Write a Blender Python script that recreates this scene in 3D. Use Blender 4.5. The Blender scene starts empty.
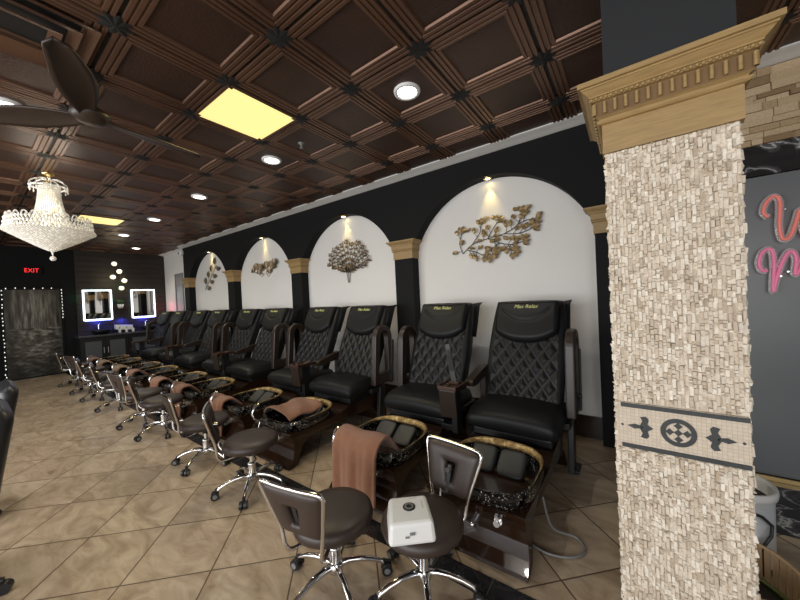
import bpy, bmesh, math, random
from mathutils import Vector, Matrix
random.seed(7)
C = bpy.context.scene.collection
PI = math.pi
sc = bpy.context.scene

# ------------------------------------------------------------------ materials
def nodes(name):
    m = bpy.data.materials.new(name); m.use_nodes = True
    nt = m.node_tree
    return m, nt, nt.nodes['Principled BSDF']

def N(nt, kind, **kw):
    n = nt.nodes.new(kind)
    for k, v in kw.items():
        if k in n.inputs: n.inputs[k].default_value = v
        else: setattr(n, k, v)
    return n

def setp(b, col=None, rough=None, metal=None, spec=None, emit=None, es=None, trans=None, coat=None, alpha=None, sheen=None):
    if col is not None: b.inputs['Base Color'].default_value = (*col, 1)
    if rough is not None: b.inputs['Roughness'].default_value = rough
    if metal is not None: b.inputs['Metallic'].default_value = metal
    if spec is not None: b.inputs['Specular IOR Level'].default_value = spec
    if emit is not None: b.inputs['Emission Color'].default_value = (*emit, 1)
    if es is not None: b.inputs['Emission Strength'].default_value = es
    if trans is not None: b.inputs['Transmission Weight'].default_value = trans
    if coat is not None: b.inputs['Coat Weight'].default_value = coat
    if alpha is not None: b.inputs['Alpha'].default_value = alpha
    if sheen is not None: b.inputs['Sheen Weight'].default_value = sheen

def mat(name, col, rough=.5, metal=0, var=.12, scale=8, bump=0, bscale=60, detail=4, obj=True, stretch=None, **kw):
    """principled material whose colour varies with a procedural noise; optional bump"""
    m, nt, b = nodes(name)
    setp(b, col, rough, metal, **kw)
    tc = N(nt, 'ShaderNodeTexCoord'); src = tc.outputs['Object' if obj else 'Generated']
    if stretch:
        mp = N(nt, 'ShaderNodeMapping'); mp.inputs['Scale'].default_value = stretch
        nt.links.new(src, mp.inputs['Vector']); src = mp.outputs['Vector']
    if var:
        nz = N(nt, 'ShaderNodeTexNoise', Scale=scale, Detail=detail)
        nt.links.new(src, nz.inputs['Vector'])
        mx = N(nt, 'ShaderNodeMix', data_type='RGBA')
        mx.inputs[6].default_value = (*[c * (1 - var) for c in col], 1)
        mx.inputs[7].default_value = (*[min(1, c * (1 + var)) for c in col], 1)
        nt.links.new(nz.outputs['Fac'], mx.inputs[0]); nt.links.new(mx.outputs[2], b.inputs['Base Color'])
    if bump:
        n2 = N(nt, 'ShaderNodeTexNoise', Scale=bscale, Detail=3)
        nt.links.new(src, n2.inputs['Vector'])
        bp = N(nt, 'ShaderNodeBump', Strength=bump, Distance=.01)
        nt.links.new(n2.outputs['Fac'], bp.inputs['Height']); nt.links.new(bp.outputs['Normal'], b.inputs['Normal'])
    return m

def emit_mat(name, col, strength, base=(.8, .8, .8)):
    m, nt, b = nodes(name); setp(b, base, .4, emit=col, es=strength); return m

def ramp(nt, stops, interp='LINEAR'):
    r = N(nt, 'ShaderNodeValToRGB'); r.color_ramp.interpolation = interp
    e = r.color_ramp.elements
    while len(e) < len(stops): e.new(.5)
    for k, (p, c) in enumerate(stops):
        e[k].position = p; e[k].color = (*c, 1)
    return r

M = {}
M['black_paint'] = mat('black wall paint', (.0045, .0045, .005), .75, var=.1, scale=3, bump=.05, bscale=90, spec=.25)
M['white_wall'] = mat('white wall paint', (.72, .70, .67), .7, var=.03, scale=2, bump=.05, bscale=120)
M['trim_white'] = mat('white trim paint', (.78, .77, .74), .5, var=.03)
M['black_leather'] = mat('black leather', (.0085, .0085, .009), .43, var=.15, scale=20, bump=.12, bscale=240, spec=.24)
M['black_vinyl'] = mat('black vinyl', (.009, .009, .0095), .44, var=.1, scale=20, bump=.06, bscale=200, spec=.24)
M['grey_pad'] = mat('charcoal pad', (.017, .018, .020), .45, var=.1, bump=.1, bscale=200)
M['brown_gloss'] = mat('brown lacquer', (.020, .0085, .004), .20, var=.35, scale=3, coat=.3, spec=.4)
M['brown_arm'] = mat('brown arm vinyl', (.025, .0155, .011), .36, var=.15, scale=14, bump=.08, bscale=160)
M['tray_wood'] = mat('reddish wood tray', (.05, .023, .014), .3, var=.3, scale=12, stretch=(1, 6, 1))
M['stool_leather'] = mat('dark brown stool leather', (.040, .027, .022), .42, var=.10, scale=10, bump=.06, bscale=200)
M['chrome'] = mat('chrome', (.82, .82, .83), .10, 1, var=.03, scale=5)
M['dark_plastic'] = mat('black plastic', (.015, .015, .016), .38, var=.1)
M['grey_plastic'] = mat('grey plastic', (.20, .20, .20), .4, var=.1)
M['white_plastic'] = mat('white plastic', (.80, .80, .79), .35, var=.02)
M['silver_white'] = mat('pale grey plastic', (.62, .62, .60), .3, var=.05)
M['oak'] = mat('golden oak', (.315, .205, .082), .5, var=.38, scale=7, stretch=(2, 2, 26), bump=.08, bscale=40)
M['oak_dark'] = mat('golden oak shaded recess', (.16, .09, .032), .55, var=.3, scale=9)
M['gold_leaf'] = mat('aged gold metal', (.40, .29, .15), .36, .6, var=.85, scale=22)
M['bronze_leaf'] = mat('dark bronze gold leaf', (.22, .16, .095), .38, .6, var=.85, scale=16)
M['branch'] = mat('dark bronze wire', (.035, .03, .028), .5, .6, var=.2)
M['towel'] = mat('rust brown terry towel', (.27, .115, .058), .95, var=.22, scale=30, bump=.7, bscale=260, sheen=.3)
M['towel_tan'] = mat('tan brown terry towel', (.24, .145, .065), .95, var=.22, scale=30, bump=.7, bscale=260, sheen=.3)
M['seam_black'] = mat('black seam', (.006, .006, .006), .6, var=.1)
M['fan_brown'] = mat('dark brown fan blade', (.035, .022, .016), .4, var=.25, scale=6, stretch=(1, 8, 1))
M['gold_metal'] = mat('polished gold', (.65, .47, .22), .25, 1, var=.1)
M['steel'] = mat('brushed steel', (.70, .70, .69), .34, .6, var=.15, scale=20, stretch=(1, 1, 12))
M['mirror'] = mat('mirror glass', (.85, .85, .86), .02, 1, var=.01)
M['cabinet_grey'] = mat('frosted grey cabinet door', (.085, .09, .095), .35, var=.1)
M['plant'] = mat('leaf green', (.05, .11, .03), .6, var=.4)
M['counter'] = mat('dark grey stone counter', (.06, .06, .065), .25, var=.4, scale=12)
M['bamboo'] = mat('bamboo slats', (.46, .31, .18), .55, var=.35, scale=14, stretch=(8, 8, 1))
M['green_rim'] = mat('olive green rim', (.13, .17, .05), .5, var=.3)
M['client_leather'] = mat('client chair black leather', (.018, .019, .021), .35, var=.1, bump=.08, bscale=160)
M['em_down'] = emit_mat('downlight lens', (1, .97, .90), 14)
M['em_spot'] = emit_mat('arch spot lens', (1, .80, .38), 30)
M['em_panel'] = emit_mat('yellow light diffuser', (1, .79, .30), 1.12, (.3, .25, .1))
M['em_exit'] = emit_mat('exit red letters', (1, .03, .03), 1.5, (.4, .02, .02))
M['em_mirror'] = emit_mat('mirror led frame', (.78, .95, 1), 3.2)
M['em_blue'] = emit_mat('blue led strip', (.05, .08, 1), 6)
M['em_bulb'] = emit_mat('small white bulbs', (1, .96, .88), 1.0)
M['em_globe'] = emit_mat('warm globe glass', (1, .84, .52), 1.3)
M['neon_red'] = emit_mat('salmon neon tube', (1, .20, .15), .22, (.62, .20, .17))
M['neon_pink'] = emit_mat('pink neon tube', (1, .18, .34), .22, (.62, .20, .33))
M['thread'] = emit_mat('yellow green embroidery', (.5, .5, .12), .12, (.50, .52, .20))  # embroidery is given a slight glow of its own

def m_acrylic():
    m, nt, b = nodes('clear acrylic'); setp(b, (.85, .9, .9), .05, trans=.0, alpha=.28, spec=.6)
    nz = N(nt, 'ShaderNodeTexNoise', Scale=5); mr = N(nt, 'ShaderNodeMapRange'); mr.inputs[3].default_value = .22; mr.inputs[4].default_value = .36
    nt.links.new(nz.outputs['Fac'], mr.inputs[0]); nt.links.new(mr.outputs[0], b.inputs['Alpha'])
    return m
M['acrylic'] = m_acrylic()

def m_crystal():
    m, nt, b = nodes('crystal beads'); setp(b, (.80, .78, .72), .08, spec=.8)
    tc = N(nt, 'ShaderNodeTexCoord'); v = N(nt, 'ShaderNodeTexVoronoi', Scale=42)
    nt.links.new(tc.outputs['Object'], v.inputs['Vector'])
    r = ramp(nt, [(0, (1, .97, .88)), (.25, (.62, .56, .46)), (.55, (.14, .12, .09))])
    nt.links.new(v.outputs['Distance'], r.inputs[0]); nt.links.new(r.outputs[0], b.inputs['Emission Color'])
    b.inputs['Emission Strength'].default_value = .62  # sparkle of the lit beads is put into a speckled glow
    return m
M['crystal'] = m_crystal()

def m_mosaic():
    m, nt, b = nodes('black basin with silver mosaic flecks'); setp(b, (.01, .01, .01), .12, spec=.6)
    tc = N(nt, 'ShaderNodeTexCoord'); v = N(nt, 'ShaderNodeTexVoronoi', Scale=75)
    nt.links.new(tc.outputs['Object'], v.inputs['Vector'])
    r = ramp(nt, [(0, (.75, .73, .66)), (.22, (.50, .47, .40)), (.30, (.008, .008, .008))], 'LINEAR')
    nt.links.new(v.outputs['Distance'], r.inputs[0])
    nz = N(nt, 'ShaderNodeTexNoise', Scale=9, Detail=2); nt.links.new(tc.outputs['Object'], nz.inputs['Vector'])
    r2 = ramp(nt, [(.44, (0, 0, 0)), (.56, (1, 1, 1))]); nt.links.new(nz.outputs['Fac'], r2.inputs[0])
    mx = N(nt, 'ShaderNodeMix', data_type='RGBA'); mx.inputs[6].default_value = (.010, .009, .008, 1)
    nt.links.new(r2.outputs[0], mx.inputs[0]); nt.links.new(r.outputs[0], mx.inputs[7]); nt.links.new(mx.outputs[2], b.inputs['Base Color'])
    return m
M['mosaic'] = m_mosaic()

def m_quilt():
    m, nt, b = nodes('diamond quilted black leather'); setp(b, (.0085, .0085, .009), .42, spec=.26)
    L = nt.links.new
    def mt(op, a, c=None):
        n = N(nt, 'ShaderNodeMath', operation=op)
        for i, v in enumerate((a, c)):
            if v is None: continue
            if isinstance(v, (int, float)): n.inputs[i].default_value = v
            else: L(v, n.inputs[i])
        return n.outputs[0]
    tc = N(nt, 'ShaderNodeTexCoord'); sp = N(nt, 'ShaderNodeSeparateXYZ'); L(tc.outputs['Object'], sp.inputs[0])
    X = mt('DIVIDE', sp.outputs[0], .112); Z = mt('DIVIDE', sp.outputs[2], .150)
    def cell(t): f = mt('FRACT', t); return mt('MINIMUM', f, mt('SUBTRACT', 1.0, f))
    g = mt('MINIMUM', cell(mt('ADD', X, Z)), cell(mt('SUBTRACT', X, Z)))
    hgt = N(nt, 'ShaderNodeMapRange'); hgt.interpolation_type = 'SMOOTHSTEP'; L(g, hgt.inputs[0]); hgt.inputs[1].default_value = 0; hgt.inputs[2].default_value = .42
    # only on the field inside the plain side wings
    ax = mt('ABSOLUTE', sp.outputs[0]); mk = mt('MULTIPLY', mt('LESS_THAN', ax, .285), mt('GREATER_THAN', sp.outputs[2], .58))
    h2 = mt('MULTIPLY', hgt.outputs[0], mk)
    bp = N(nt, 'ShaderNodeBump', Strength=1.0, Distance=.014); L(h2, bp.inputs['Height']); L(bp.outputs[0], b.inputs['Normal'])
    st = mt('MULTIPLY', mt('LESS_THAN', g, .030), mk)
    mx = N(nt, 'ShaderNodeMix', data_type='RGBA'); mx.inputs[6].default_value = (.010, .010, .0105, 1); mx.inputs[7].default_value = (.022, .021, .020, 1); L(st, mx.inputs[0]); L(mx.outputs[2], b.inputs['Base Color'])
    return m
M['quilt'] = m_quilt()

def m_goldrim():
    m, nt, b = nodes('gold glitter rim'); setp(b, (.4, .28, .12), .3, .55)
    tc = N(nt, 'ShaderNodeTexCoord'); nz = N(nt, 'ShaderNodeTexNoise', Scale=26, Detail=6, Roughness=.75)
    nt.links.new(tc.outputs['Object'], nz.inputs['Vector'])
    r = ramp(nt, [(.30, (.05, .03, .012)), (.5, (.40, .26, .10)), (.66, (.85, .68, .38))])
    nt.links.new(nz.outputs['Fac'], r.inputs[0]); nt.links.new(r.outputs[0], b.inputs['Base Color'])
    bp = N(nt, 'ShaderNodeBump', Strength=.8, Distance=.01); nt.links.new(nz.outputs['Fac'], bp.inputs['Height']); nt.links.new(bp.outputs['Normal'], b.inputs['Normal'])
    return m
M['goldrim'] = m_goldrim()

def m_stone(name, lo, mid, hi):
    """each chip of split stone carries its own random value in the colour attribute Chip"""
    m, nt, b = nodes(name); setp(b, mid, .85, spec=.25)
    at = N(nt, 'ShaderNodeAttribute', attribute_name='Chip')
    r = ramp(nt, [(0, lo), (.45, mid), (1, hi)]); nt.links.new(at.outputs['Fac'], r.inputs[0])
    tc = N(nt, 'ShaderNodeTexCoord'); nz = N(nt, 'ShaderNodeTexNoise', Scale=85, Detail=6, Roughness=.8); nt.links.new(tc.outputs['Object'], nz.inputs['Vector'])
    mx = N(nt, 'ShaderNodeMix', data_type='RGBA', blend_type='MULTIPLY'); mx.inputs[0].default_value = .75
    r2 = ramp(nt, [(.25, (.64, .60, .54)), (.62, (1.14, 1.12, 1.08))]); nt.links.new(nz.outputs['Fac'], r2.inputs[0])
    nt.links.new(r.outputs[0], mx.inputs[6]); nt.links.new(r2.outputs[0], mx.inputs[7]); nt.links.new(mx.outputs[2], b.inputs['Base Color'])
    bp = N(nt, 'ShaderNodeBump', Strength=.6, Distance=.006); nt.links.new(nz.outputs['Fac'], bp.inputs['Height']); nt.links.new(bp.outputs['Normal'], b.inputs['Normal'])
    return m
M['stone'] = m_stone('split face travertine chips', (.55, .465, .37), (.71, .63, .53), (.84, .785, .70))
M['stone_tan'] = m_stone('tan ledger stone', (.28, .185, .10), (.50, .365, .22), (.66, .52, .35))

def m_inlay():
    m, nt, b = nodes('beige inlay mosaic'); setp(b, (.6, .5, .38), .6)
    tc = N(nt, 'ShaderNodeTexCoord'); mp = N(nt, 'ShaderNodeMapping'); mp.inputs['Rotation'].default_value = (PI / 2, 0, 0)
    nt.links.new(tc.outputs['Object'], mp.inputs['Vector'])
    br = N(nt, 'ShaderNodeTexBrick', Scale=1.0); br.offset = 0
    br.inputs['Color1'].default_value = (.60, .515, .41, 1); br.inputs['Color2'].default_value = (.53, .445, .345, 1); br.inputs['Mortar'].default_value = (.42, .345, .26, 1)
    br.inputs['Brick Width'].default_value = .012; br.inputs['Row Height'].default_value = .012; br.inputs['Mortar Size'].default_value = .0007
    nt.links.new(mp.outputs[0], br.inputs['Vector']); nt.links.new(br.outputs['Color'], b.inputs['Base Color'])
    return m
M['inlay'] = m_inlay()
M['inlay_dark'] = mat('charcoal inlay stone', (.028, .031, .033), .5, var=.5, scale=60)

def m_floor():
    m, nt, b = nodes('diagonal travertine tiles'); setp(b, (.4, .3, .2), .30, spec=.35)
    L = nt.links.new
    def math_(op, a, c=None):
        n = N(nt, 'ShaderNodeMath', operation=op)
        for i, v in enumerate((a, c)):
            if v is None: continue
            if isinstance(v, (int, float)): n.inputs[i].default_value = v
            else: L(v, n.inputs[i])
        return n.outputs[0]
    tc = N(nt, 'ShaderNodeTexCoord'); sp = N(nt, 'ShaderNodeSeparateXYZ'); L(tc.outputs['Object'], sp.inputs[0])
    X, Y = sp.outputs[0], sp.outputs[1]
    s = .4635; q = 1 / math.sqrt(2) / s
    u = math_('ADD', math_('MULTIPLY', math_('ADD', X, Y), q), 1.305 / s)
    v = math_('SUBTRACT', math_('MULTIPLY', math_('SUBTRACT', Y, X), q), 1.938 / s)
    def edge(t):  # distance to the nearest grid line
        f = math_('FRACT', t); return math_('MINIMUM', f, math_('SUBTRACT', 1.0, f))
    d = math_('MINIMUM', edge(u), edge(v))
    grout = N(nt, 'ShaderNodeMapRange'); L(d, grout.inputs[0]); grout.inputs[1].default_value = .005; grout.inputs[2].default_value = .012
    cb = N(nt, 'ShaderNodeCombineXYZ'); L(math_('FLOOR', u), cb.inputs[0]); L(math_('FLOOR', v), cb.inputs[1])
    wn = N(nt, 'ShaderNodeTexWhiteNoise'); L(cb.outputs[0], wn.inputs['Vector'])
    # each tile shows another bit of the stone
    off = N(nt, 'ShaderNodeVectorMath', operation='MULTIPLY_ADD'); L(wn.outputs['Color'], off.inputs[0]); off.inputs[1].default_value = (20, 20, 20); L(tc.outputs['Object'], off.inputs[2])
    mp = N(nt, 'ShaderNodeMapping'); mp.inputs['Rotation'].default_value = (0, 0, .6); mp.inputs['Scale'].default_value = (1, 2.2, 1); L(off.outputs[0], mp.inputs[0])
    n1 = N(nt, 'ShaderNodeTexNoise', Scale=3.2, Detail=8, Roughness=.62, Distortion=1.2); L(mp.outputs[0], n1.inputs['Vector'])
    r = ramp(nt, [(.28, (.25, .175, .112)), (.46, (.40, .305, .208)), (.62, (.51, .405, .292)), (.8, (.60, .495, .375))]); L(n1.outputs['Fac'], r.inputs[0])
    tint = N(nt, 'ShaderNodeMix', data_type='RGBA', blend_type='MULTIPLY'); tint.inputs[0].default_value = 1
    tr = ramp(nt, [(0, (.86, .84, .82)), (1, (1.06, 1.06, 1.05))]); L(wn.outputs['Value'], tr.inputs[0]); L(r.outputs[0], tint.inputs[6]); L(tr.outputs[0], tint.inputs[7])
    mg = N(nt, 'ShaderNodeMix', data_type='RGBA'); mg.inputs[6].default_value = (.085, .055, .035, 1); L(grout.outputs[0], mg.inputs[0]); L(tint.outputs[2], mg.inputs[7])
    L(mg.outputs[2], b.inputs['Base Color'])
    bp = N(nt, 'ShaderNodeBump', Strength=.25, Distance=.004); L(grout.outputs[0], bp.inputs['Height']); L(bp.outputs[0], b.inputs['Normal'])
    rr = N(nt, 'ShaderNodeMapRange'); L(n1.outputs['Fac'], rr.inputs[0]); rr.inputs[3].default_value = .42; rr.inputs[4].default_value = .24; L(rr.outputs[0], b.inputs['Roughness'])
    return m
M['floor'] = m_floor()

def m_blacktile(name, xlines, vein=.0, rough=.2):
    m, nt, b = nodes(name); setp(b, (.012, .012, .013), rough, spec=.5)
    L = nt.links.new
    tc = N(nt, 'ShaderNodeTexCoord'); nz = N(nt, 'ShaderNodeTexNoise', Scale=2.2, Detail=5, Distortion=1.5); L(tc.outputs['Object'], nz.inputs['Vector'])
    a = N(nt, 'ShaderNodeMath', operation='SUBTRACT'); L(nz.outputs['Fac'], a.inputs[0]); a.inputs[1].default_value = .5
    ab = N(nt, 'ShaderNodeMath', operation='ABSOLUTE'); L(a.outputs[0], ab.inputs[0])
    r = ramp(nt, [(0, (vein + .012, vein + .012, vein + .013)), (.012, (.03 + vein * .12, .03 + vein * .12, .032 + vein * .12)), (.05, (.013, .013, .014))]); L(ab.outputs[0], r.inputs[0])
    sp = N(nt, 'ShaderNodeSeparateXYZ'); L(tc.outputs['Object'], sp.inputs[0])
    dv = N(nt, 'ShaderNodeMath', operation='DIVIDE'); L(sp.outputs[0], dv.inputs[0]); dv.inputs[1].default_value = xlines
    fr = N(nt, 'ShaderNodeMath', operation='FRACT'); L(dv.outputs[0], fr.inputs[0])
    lt = N(nt, 'ShaderNodeMath', operation='LESS_THAN'); L(fr.outputs[0], lt.inputs[0]); lt.inputs[1].default_value = .012
    mx = N(nt, 'ShaderNodeMix', data_type='RGBA'); mx.inputs[7].default_value = (.12, .11, .10, 1); L(lt.outputs[0], mx.inputs[0]); L(r.outputs[0], mx.inputs[6]); L(mx.outputs[2], b.inputs['Base Color'])
    return m
M['stripe'] = m_blacktile('black border tile', .31, .0, .25)
M['marble'] = m_blacktile('black marble with white veins', .62, .55, .08)

def m_ceil(name, base, hi, rough, metal, bscale, bump):
    m, nt, b = nodes(name); setp(b, base, rough, metal, spec=.4)
    tc = N(nt, 'ShaderNodeTexCoord'); nz = N(nt, 'ShaderNodeTexNoise', Scale=1.6, Detail=5); nt.links.new(tc.outputs['Object'], nz.inputs['Vector'])
    r = ramp(nt, [(.3, base), (.7, hi)]); nt.links.new(nz.outputs['Fac'], r.inputs[0]); nt.links.new(r.outputs[0], b.inputs['Base Color'])
    v = N(nt, 'ShaderNodeTexVoronoi', Scale=bscale); nt.links.new(tc.outputs['Object'], v.inputs['Vector'])
    bp = N(nt, 'ShaderNodeBump', Strength=bump, Distance=.004); nt.links.new(v.outputs['Distance'], bp.inputs['Height']); nt.links.new(bp.outputs['Normal'], b.inputs['Normal'])
    return m
M['ceil_panel'] = m_ceil('hammered bronze ceiling panel', (.050, .026, .018), (.078, .042, .029), .42, .35, 70, .35)
M['ceil_rib'] = m_ceil('copper ceiling rib', (.115, .060, .037), (.185, .100, .062), .36, .45, 20, .05)
M['shiplap'] = mat('dark stained plank', (.022, .016, .012), .5, var=.5, scale=5, stretch=(1, 1, 14))

def m_mural():
    m, nt, b = nodes('printed picture of a rainy street'); setp(b, (.2, .2, .2), .35)
    L = nt.links.new
    tc = N(nt, 'ShaderNodeTexCoord'); sp = N(nt, 'ShaderNodeSeparateXYZ'); L(tc.outputs['Generated'], sp.inputs[0])
    mp = N(nt, 'ShaderNodeMapping'); mp.inputs['Scale'].default_value = (1, 9, 2.2); L(tc.outputs['Generated'], mp.inputs[0])
    n1 = N(nt, 'ShaderNodeTexNoise', Scale=1.6, Detail=6, Roughness=.65); L(mp.outputs[0], n1.inputs['Vector'])
    mp2 = N(nt, 'ShaderNodeMapping'); mp2.inputs['Scale'].default_value = (1, 5, 26); L(tc.outputs['Generated'], mp2.inputs[0])
    n2 = N(nt, 'ShaderNodeTexNoise', Scale=1.5, Detail=5, Roughness=.6); L(mp2.outputs[0], n2.inputs['Vector'])
    up = N(nt, 'ShaderNodeMath', operation='GREATER_THAN'); L(sp.outputs[2], up.inputs[0]); up.inputs[1].default_value = .56
    mx = N(nt, 'ShaderNodeMix', data_type='FLOAT'); L(up.outputs[0], mx.inputs[0]); L(n2.outputs['Fac'], mx.inputs[2]); L(n1.outputs['Fac'], mx.inputs[3])
    r = ramp(nt, [(.32, (.012, .011, .010)), (.5, (.075, .068, .058)), (.72, (.30, .28, .25))]); L(mx.outputs[0], r.inputs[0])
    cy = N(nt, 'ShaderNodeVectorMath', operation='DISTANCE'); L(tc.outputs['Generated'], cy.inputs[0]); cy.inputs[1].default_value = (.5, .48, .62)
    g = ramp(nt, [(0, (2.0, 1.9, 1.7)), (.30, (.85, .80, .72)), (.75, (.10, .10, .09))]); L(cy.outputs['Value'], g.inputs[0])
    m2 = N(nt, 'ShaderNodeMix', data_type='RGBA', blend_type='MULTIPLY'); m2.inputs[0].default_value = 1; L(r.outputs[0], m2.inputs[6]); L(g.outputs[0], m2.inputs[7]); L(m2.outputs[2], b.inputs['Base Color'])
    L(m2.outputs[2], b.inputs['Emission Color']); b.inputs['Emission Strength'].default_value = .8  # brightness put into the print as a glow in its own colours
    return m
M['mural'] = m_mural()
M['dark_panel'] = mat('glossy slate wall panel', (.145, .152, .160), .30, var=.12, scale=2, spec=.5)

# ------------------------------------------------------------------ mesh helpers
class MB:
    """collects geometry and links it as ONE mesh object"""
    def __init__(s): s.v = []; s.f = []; s.mi = []; s.sm = []; s.val = []
    def add(s, vs, fs, mi=0, smooth=True, val=None):
        o = len(s.v); s.v += [tuple(p) for p in vs]
        for f in fs:
            s.f.append(tuple(i + o for i in f)); s.mi.append(mi); s.sm.append(smooth); s.val.append(val if val is not None else .5)
        return s
    def box(s, c, d, rot=None, mi=0, smooth=False, val=None, taper=1):
        vs = []
        for z in (-1, 1):
            t = taper if z > 0 else 1
            for y in (-1, 1):
                for x in (-1, 1):
                    p = Vector((x * d[0] / 2 * t, y * d[1] / 2 * t, z * d[2] / 2))
                    if rot is not None: p = rot @ p
                    vs.append(p + Vector(c))
        return s.add(vs, [(0, 2, 3, 1), (4, 5, 7, 6), (0, 1, 5, 4), (2, 6, 7, 3), (0, 4, 6, 2), (1, 3, 7, 5)], mi, smooth, val)
    def rbox(s, c, d, r=.01, rot=None, mi=0, n=4.0, seg=(24, 16)):
        """rounded box as a superellipsoid"""
        return s.super(c, (d[0] / 2, d[1] / 2, d[2] / 2), n, n, rot, mi, seg)
    def super(s, c, h, n1=4, n2=4, rot=None, mi=0, seg=(24, 12)):
        vs = []; fs = []
        U, V = seg
        def pw(t, n): return math.copysign(abs(t) ** (2 / n), t)
        for j in range(V + 1):
            ph = -PI / 2 + PI * j / V
            for i in range(U):
                th = 2 * PI * i / U
                p = Vector((h[0] * pw(math.cos(ph), n2) * pw(math.cos(th), n1), h[1] * pw(math.cos(ph), n2) * pw(math.sin(th), n1), h[2] * pw(math.sin(ph), n2)))
                if rot is not None: p = rot @ p
                vs.append(p + Vector(c))
        for j in range(V):
            for i in range(U):
                a = j * U + i; b2 = j * U + (i + 1) % U
                fs.append((a, b2, b2 + U, a + U))
        return s.add(vs, fs, mi)
    def cyl(s, p0, p1, r0, r1=None, n=16, mi=0, caps=True):
        r1 = r0 if r1 is None else r1
        p0, p1 = Vector(p0), Vector(p1); ax = (p1 - p0).normalized()
        a = ax.orthogonal().normalized(); b2 = ax.cross(a)
        vs = [p0 + (a * math.cos(2 * PI * i / n) + b2 * math.sin(2 * PI * i / n)) * r0 for i in range(n)] + \
             [p1 + (a * math.cos(2 * PI * i / n) + b2 * math.sin(2 * PI * i / n)) * r1 for i in range(n)]
        s.add(vs, [(i, (i + 1) % n, n + (i + 1) % n, n + i) for i in range(n)], mi)
        if caps:
            s.add(vs[:n], [tuple(range(n))[::-1]], mi, False); s.add(vs[n:], [tuple(range(n))], mi, False)
        return s
    def tube(s, path, r, n=8, mi=0, closed=False, flat=1.0):
        P = [Vector(p) for p in path]; L = len(P); vs = []; fs = []
        rr = r if isinstance(r, (list, tuple)) else [r] * L
        up = None
        for k in range(L):
            if closed: t = P[(k + 1) % L] - P[k - 1]
            else: t = P[min(k + 1, L - 1)] - P[max(k - 1, 0)]
            t.normalize()
            if up is None: up = t.orthogonal().normalized()
            up = (up - t * up.dot(t))
            up = up.normalized() if up.length > 1e-6 else t.orthogonal().normalized()
            b2 = t.cross(up)
            for i in range(n):
                a = 2 * PI * i / n
                vs.append(P[k] + (up * math.cos(a) + b2 * math.sin(a) * flat) * rr[k])
        for k in range(L if closed else L - 1):
            for i in range(n):
                a = k * n + i; b3 = k * n + (i + 1) % n; c = ((k + 1) % L) * n
                fs.append((a, b3, c + (i + 1) % n, c + i))
        s.add(vs, fs, mi)
        if not closed:
            s.add(vs[:n], [tuple(range(n))[::-1]], mi, False); s.add(vs[-n:], [tuple(range(n))], mi, False)
        return s
    def lathe(s, prof, c=(0, 0, 0), n=32, mi=0, rot=None, sx=1, sy=1):
        vs = []; fs = []
        for (r, z) in prof:
            for i in range(n):
                a = 2 * PI * i / n
                p = Vector((r * math.cos(a) * sx, r * math.sin(a) * sy, z))
                if rot is not None: p = rot @ p
                vs.append(p + Vector(c))
        for k in range(len(prof) - 1):
            for i in range(n):
                a = k * n + i; b2 = k * n + (i + 1) % n
                fs.append((a, b2, b2 + n, a + n))
        return s.add(vs, fs, mi)
    def prism(s, poly, f, d0, d1, mi=0, smooth=False):
        """poly: 2-D outline, f(u, v, d) -> 3-D point; extruded from d0 to d1"""
        n = len(poly)
        vs = [f(u, v, d0) for u, v in poly] + [f(u, v, d1) for u, v in poly]
        s.add(vs, [tuple(range(n))[::-1], tuple(range(n, 2 * n))], mi, smooth)
        return s.add(vs, [(i, (i + 1) % n, n + (i + 1) % n, n + i) for i in range(n)], mi, smooth)
    def ring(s, outer, inner, f, d0, d1, mi=0):
        """frame between two outlines of the same point count"""
        n = len(outer); P = []
        for d in (d0, d1):
            P += [f(u, v, d) for u, v in outer] + [f(u, v, d) for u, v in inner]
        fs = []
        for i in range(n):
            j = (i + 1) % n
            fs += [(i, n + i, n + j, j), (2 * n + i, 2 * n + j, 3 * n + j, 3 * n + i), (i, j, 2 * n + j, 2 * n + i), (n + i, 3 * n + i, 3 * n + j, n + j)]
        return s.add(P, fs, mi, False)
    def grid(s, f, nu, nv, mi=0, closed_u=False, smooth=True):
        vs = [f(i / (nu if closed_u else nu - 1), j / (nv - 1)) for j in range(nv) for i in range(nu)]
        fs = []
        for j in range(nv - 1):
            for i in range(nu if closed_u else nu - 1):
                a = j * nu + i; b2 = j * nu + (i + 1) % nu
                fs.append((a, b2, b2 + nu, a + nu))
        return s.add(vs, fs, mi, smooth)
    def build(s, name, mats, parent=None, bevel=0, subsurf=0, chip=False, solid=0):
        me = bpy.data.meshes.new(name)
        me.from_pydata(s.v, [], s.f)
        for m in (mats if isinstance(mats, (list, tuple)) else [mats]): me.materials.append(M[m] if isinstance(m, str) else m)
        me.polygons.foreach_set('material_index', s.mi)
        me.polygons.foreach_set('use_smooth', s.sm)
        if chip:
            at = me.color_attributes.new('Chip', 'FLOAT_COLOR', 'CORNER')
            k = 0
            for p in me.polygons:
                for _ in p.loop_indices:
                    v = s.val[p.index]; at.data[k].color = (v, v, v, 1); k += 1
        bm = bmesh.new(); bm.from_mesh(me); bmesh.ops.recalc_face_normals(bm, faces=bm.faces); bm.to_mesh(me); bm.free()
        o = bpy.data.objects.new(name, me); C.objects.link(o)
        if parent is not None: o.parent = parent
        if solid:
            md = o.modifiers.new('solid', 'SOLIDIFY'); md.thickness = solid; md.offset = 0
        if bevel:
            md = o.modifiers.new('bevel', 'BEVEL'); md.width = bevel; md.segments = 2; md.limit_method = 'ANGLE'; md.angle_limit = .6
        if subsurf:
            md = o.modifiers.new('sub', 'SUBSURF'); md.levels = subsurf; md.render_levels = subsurf
        return o

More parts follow.
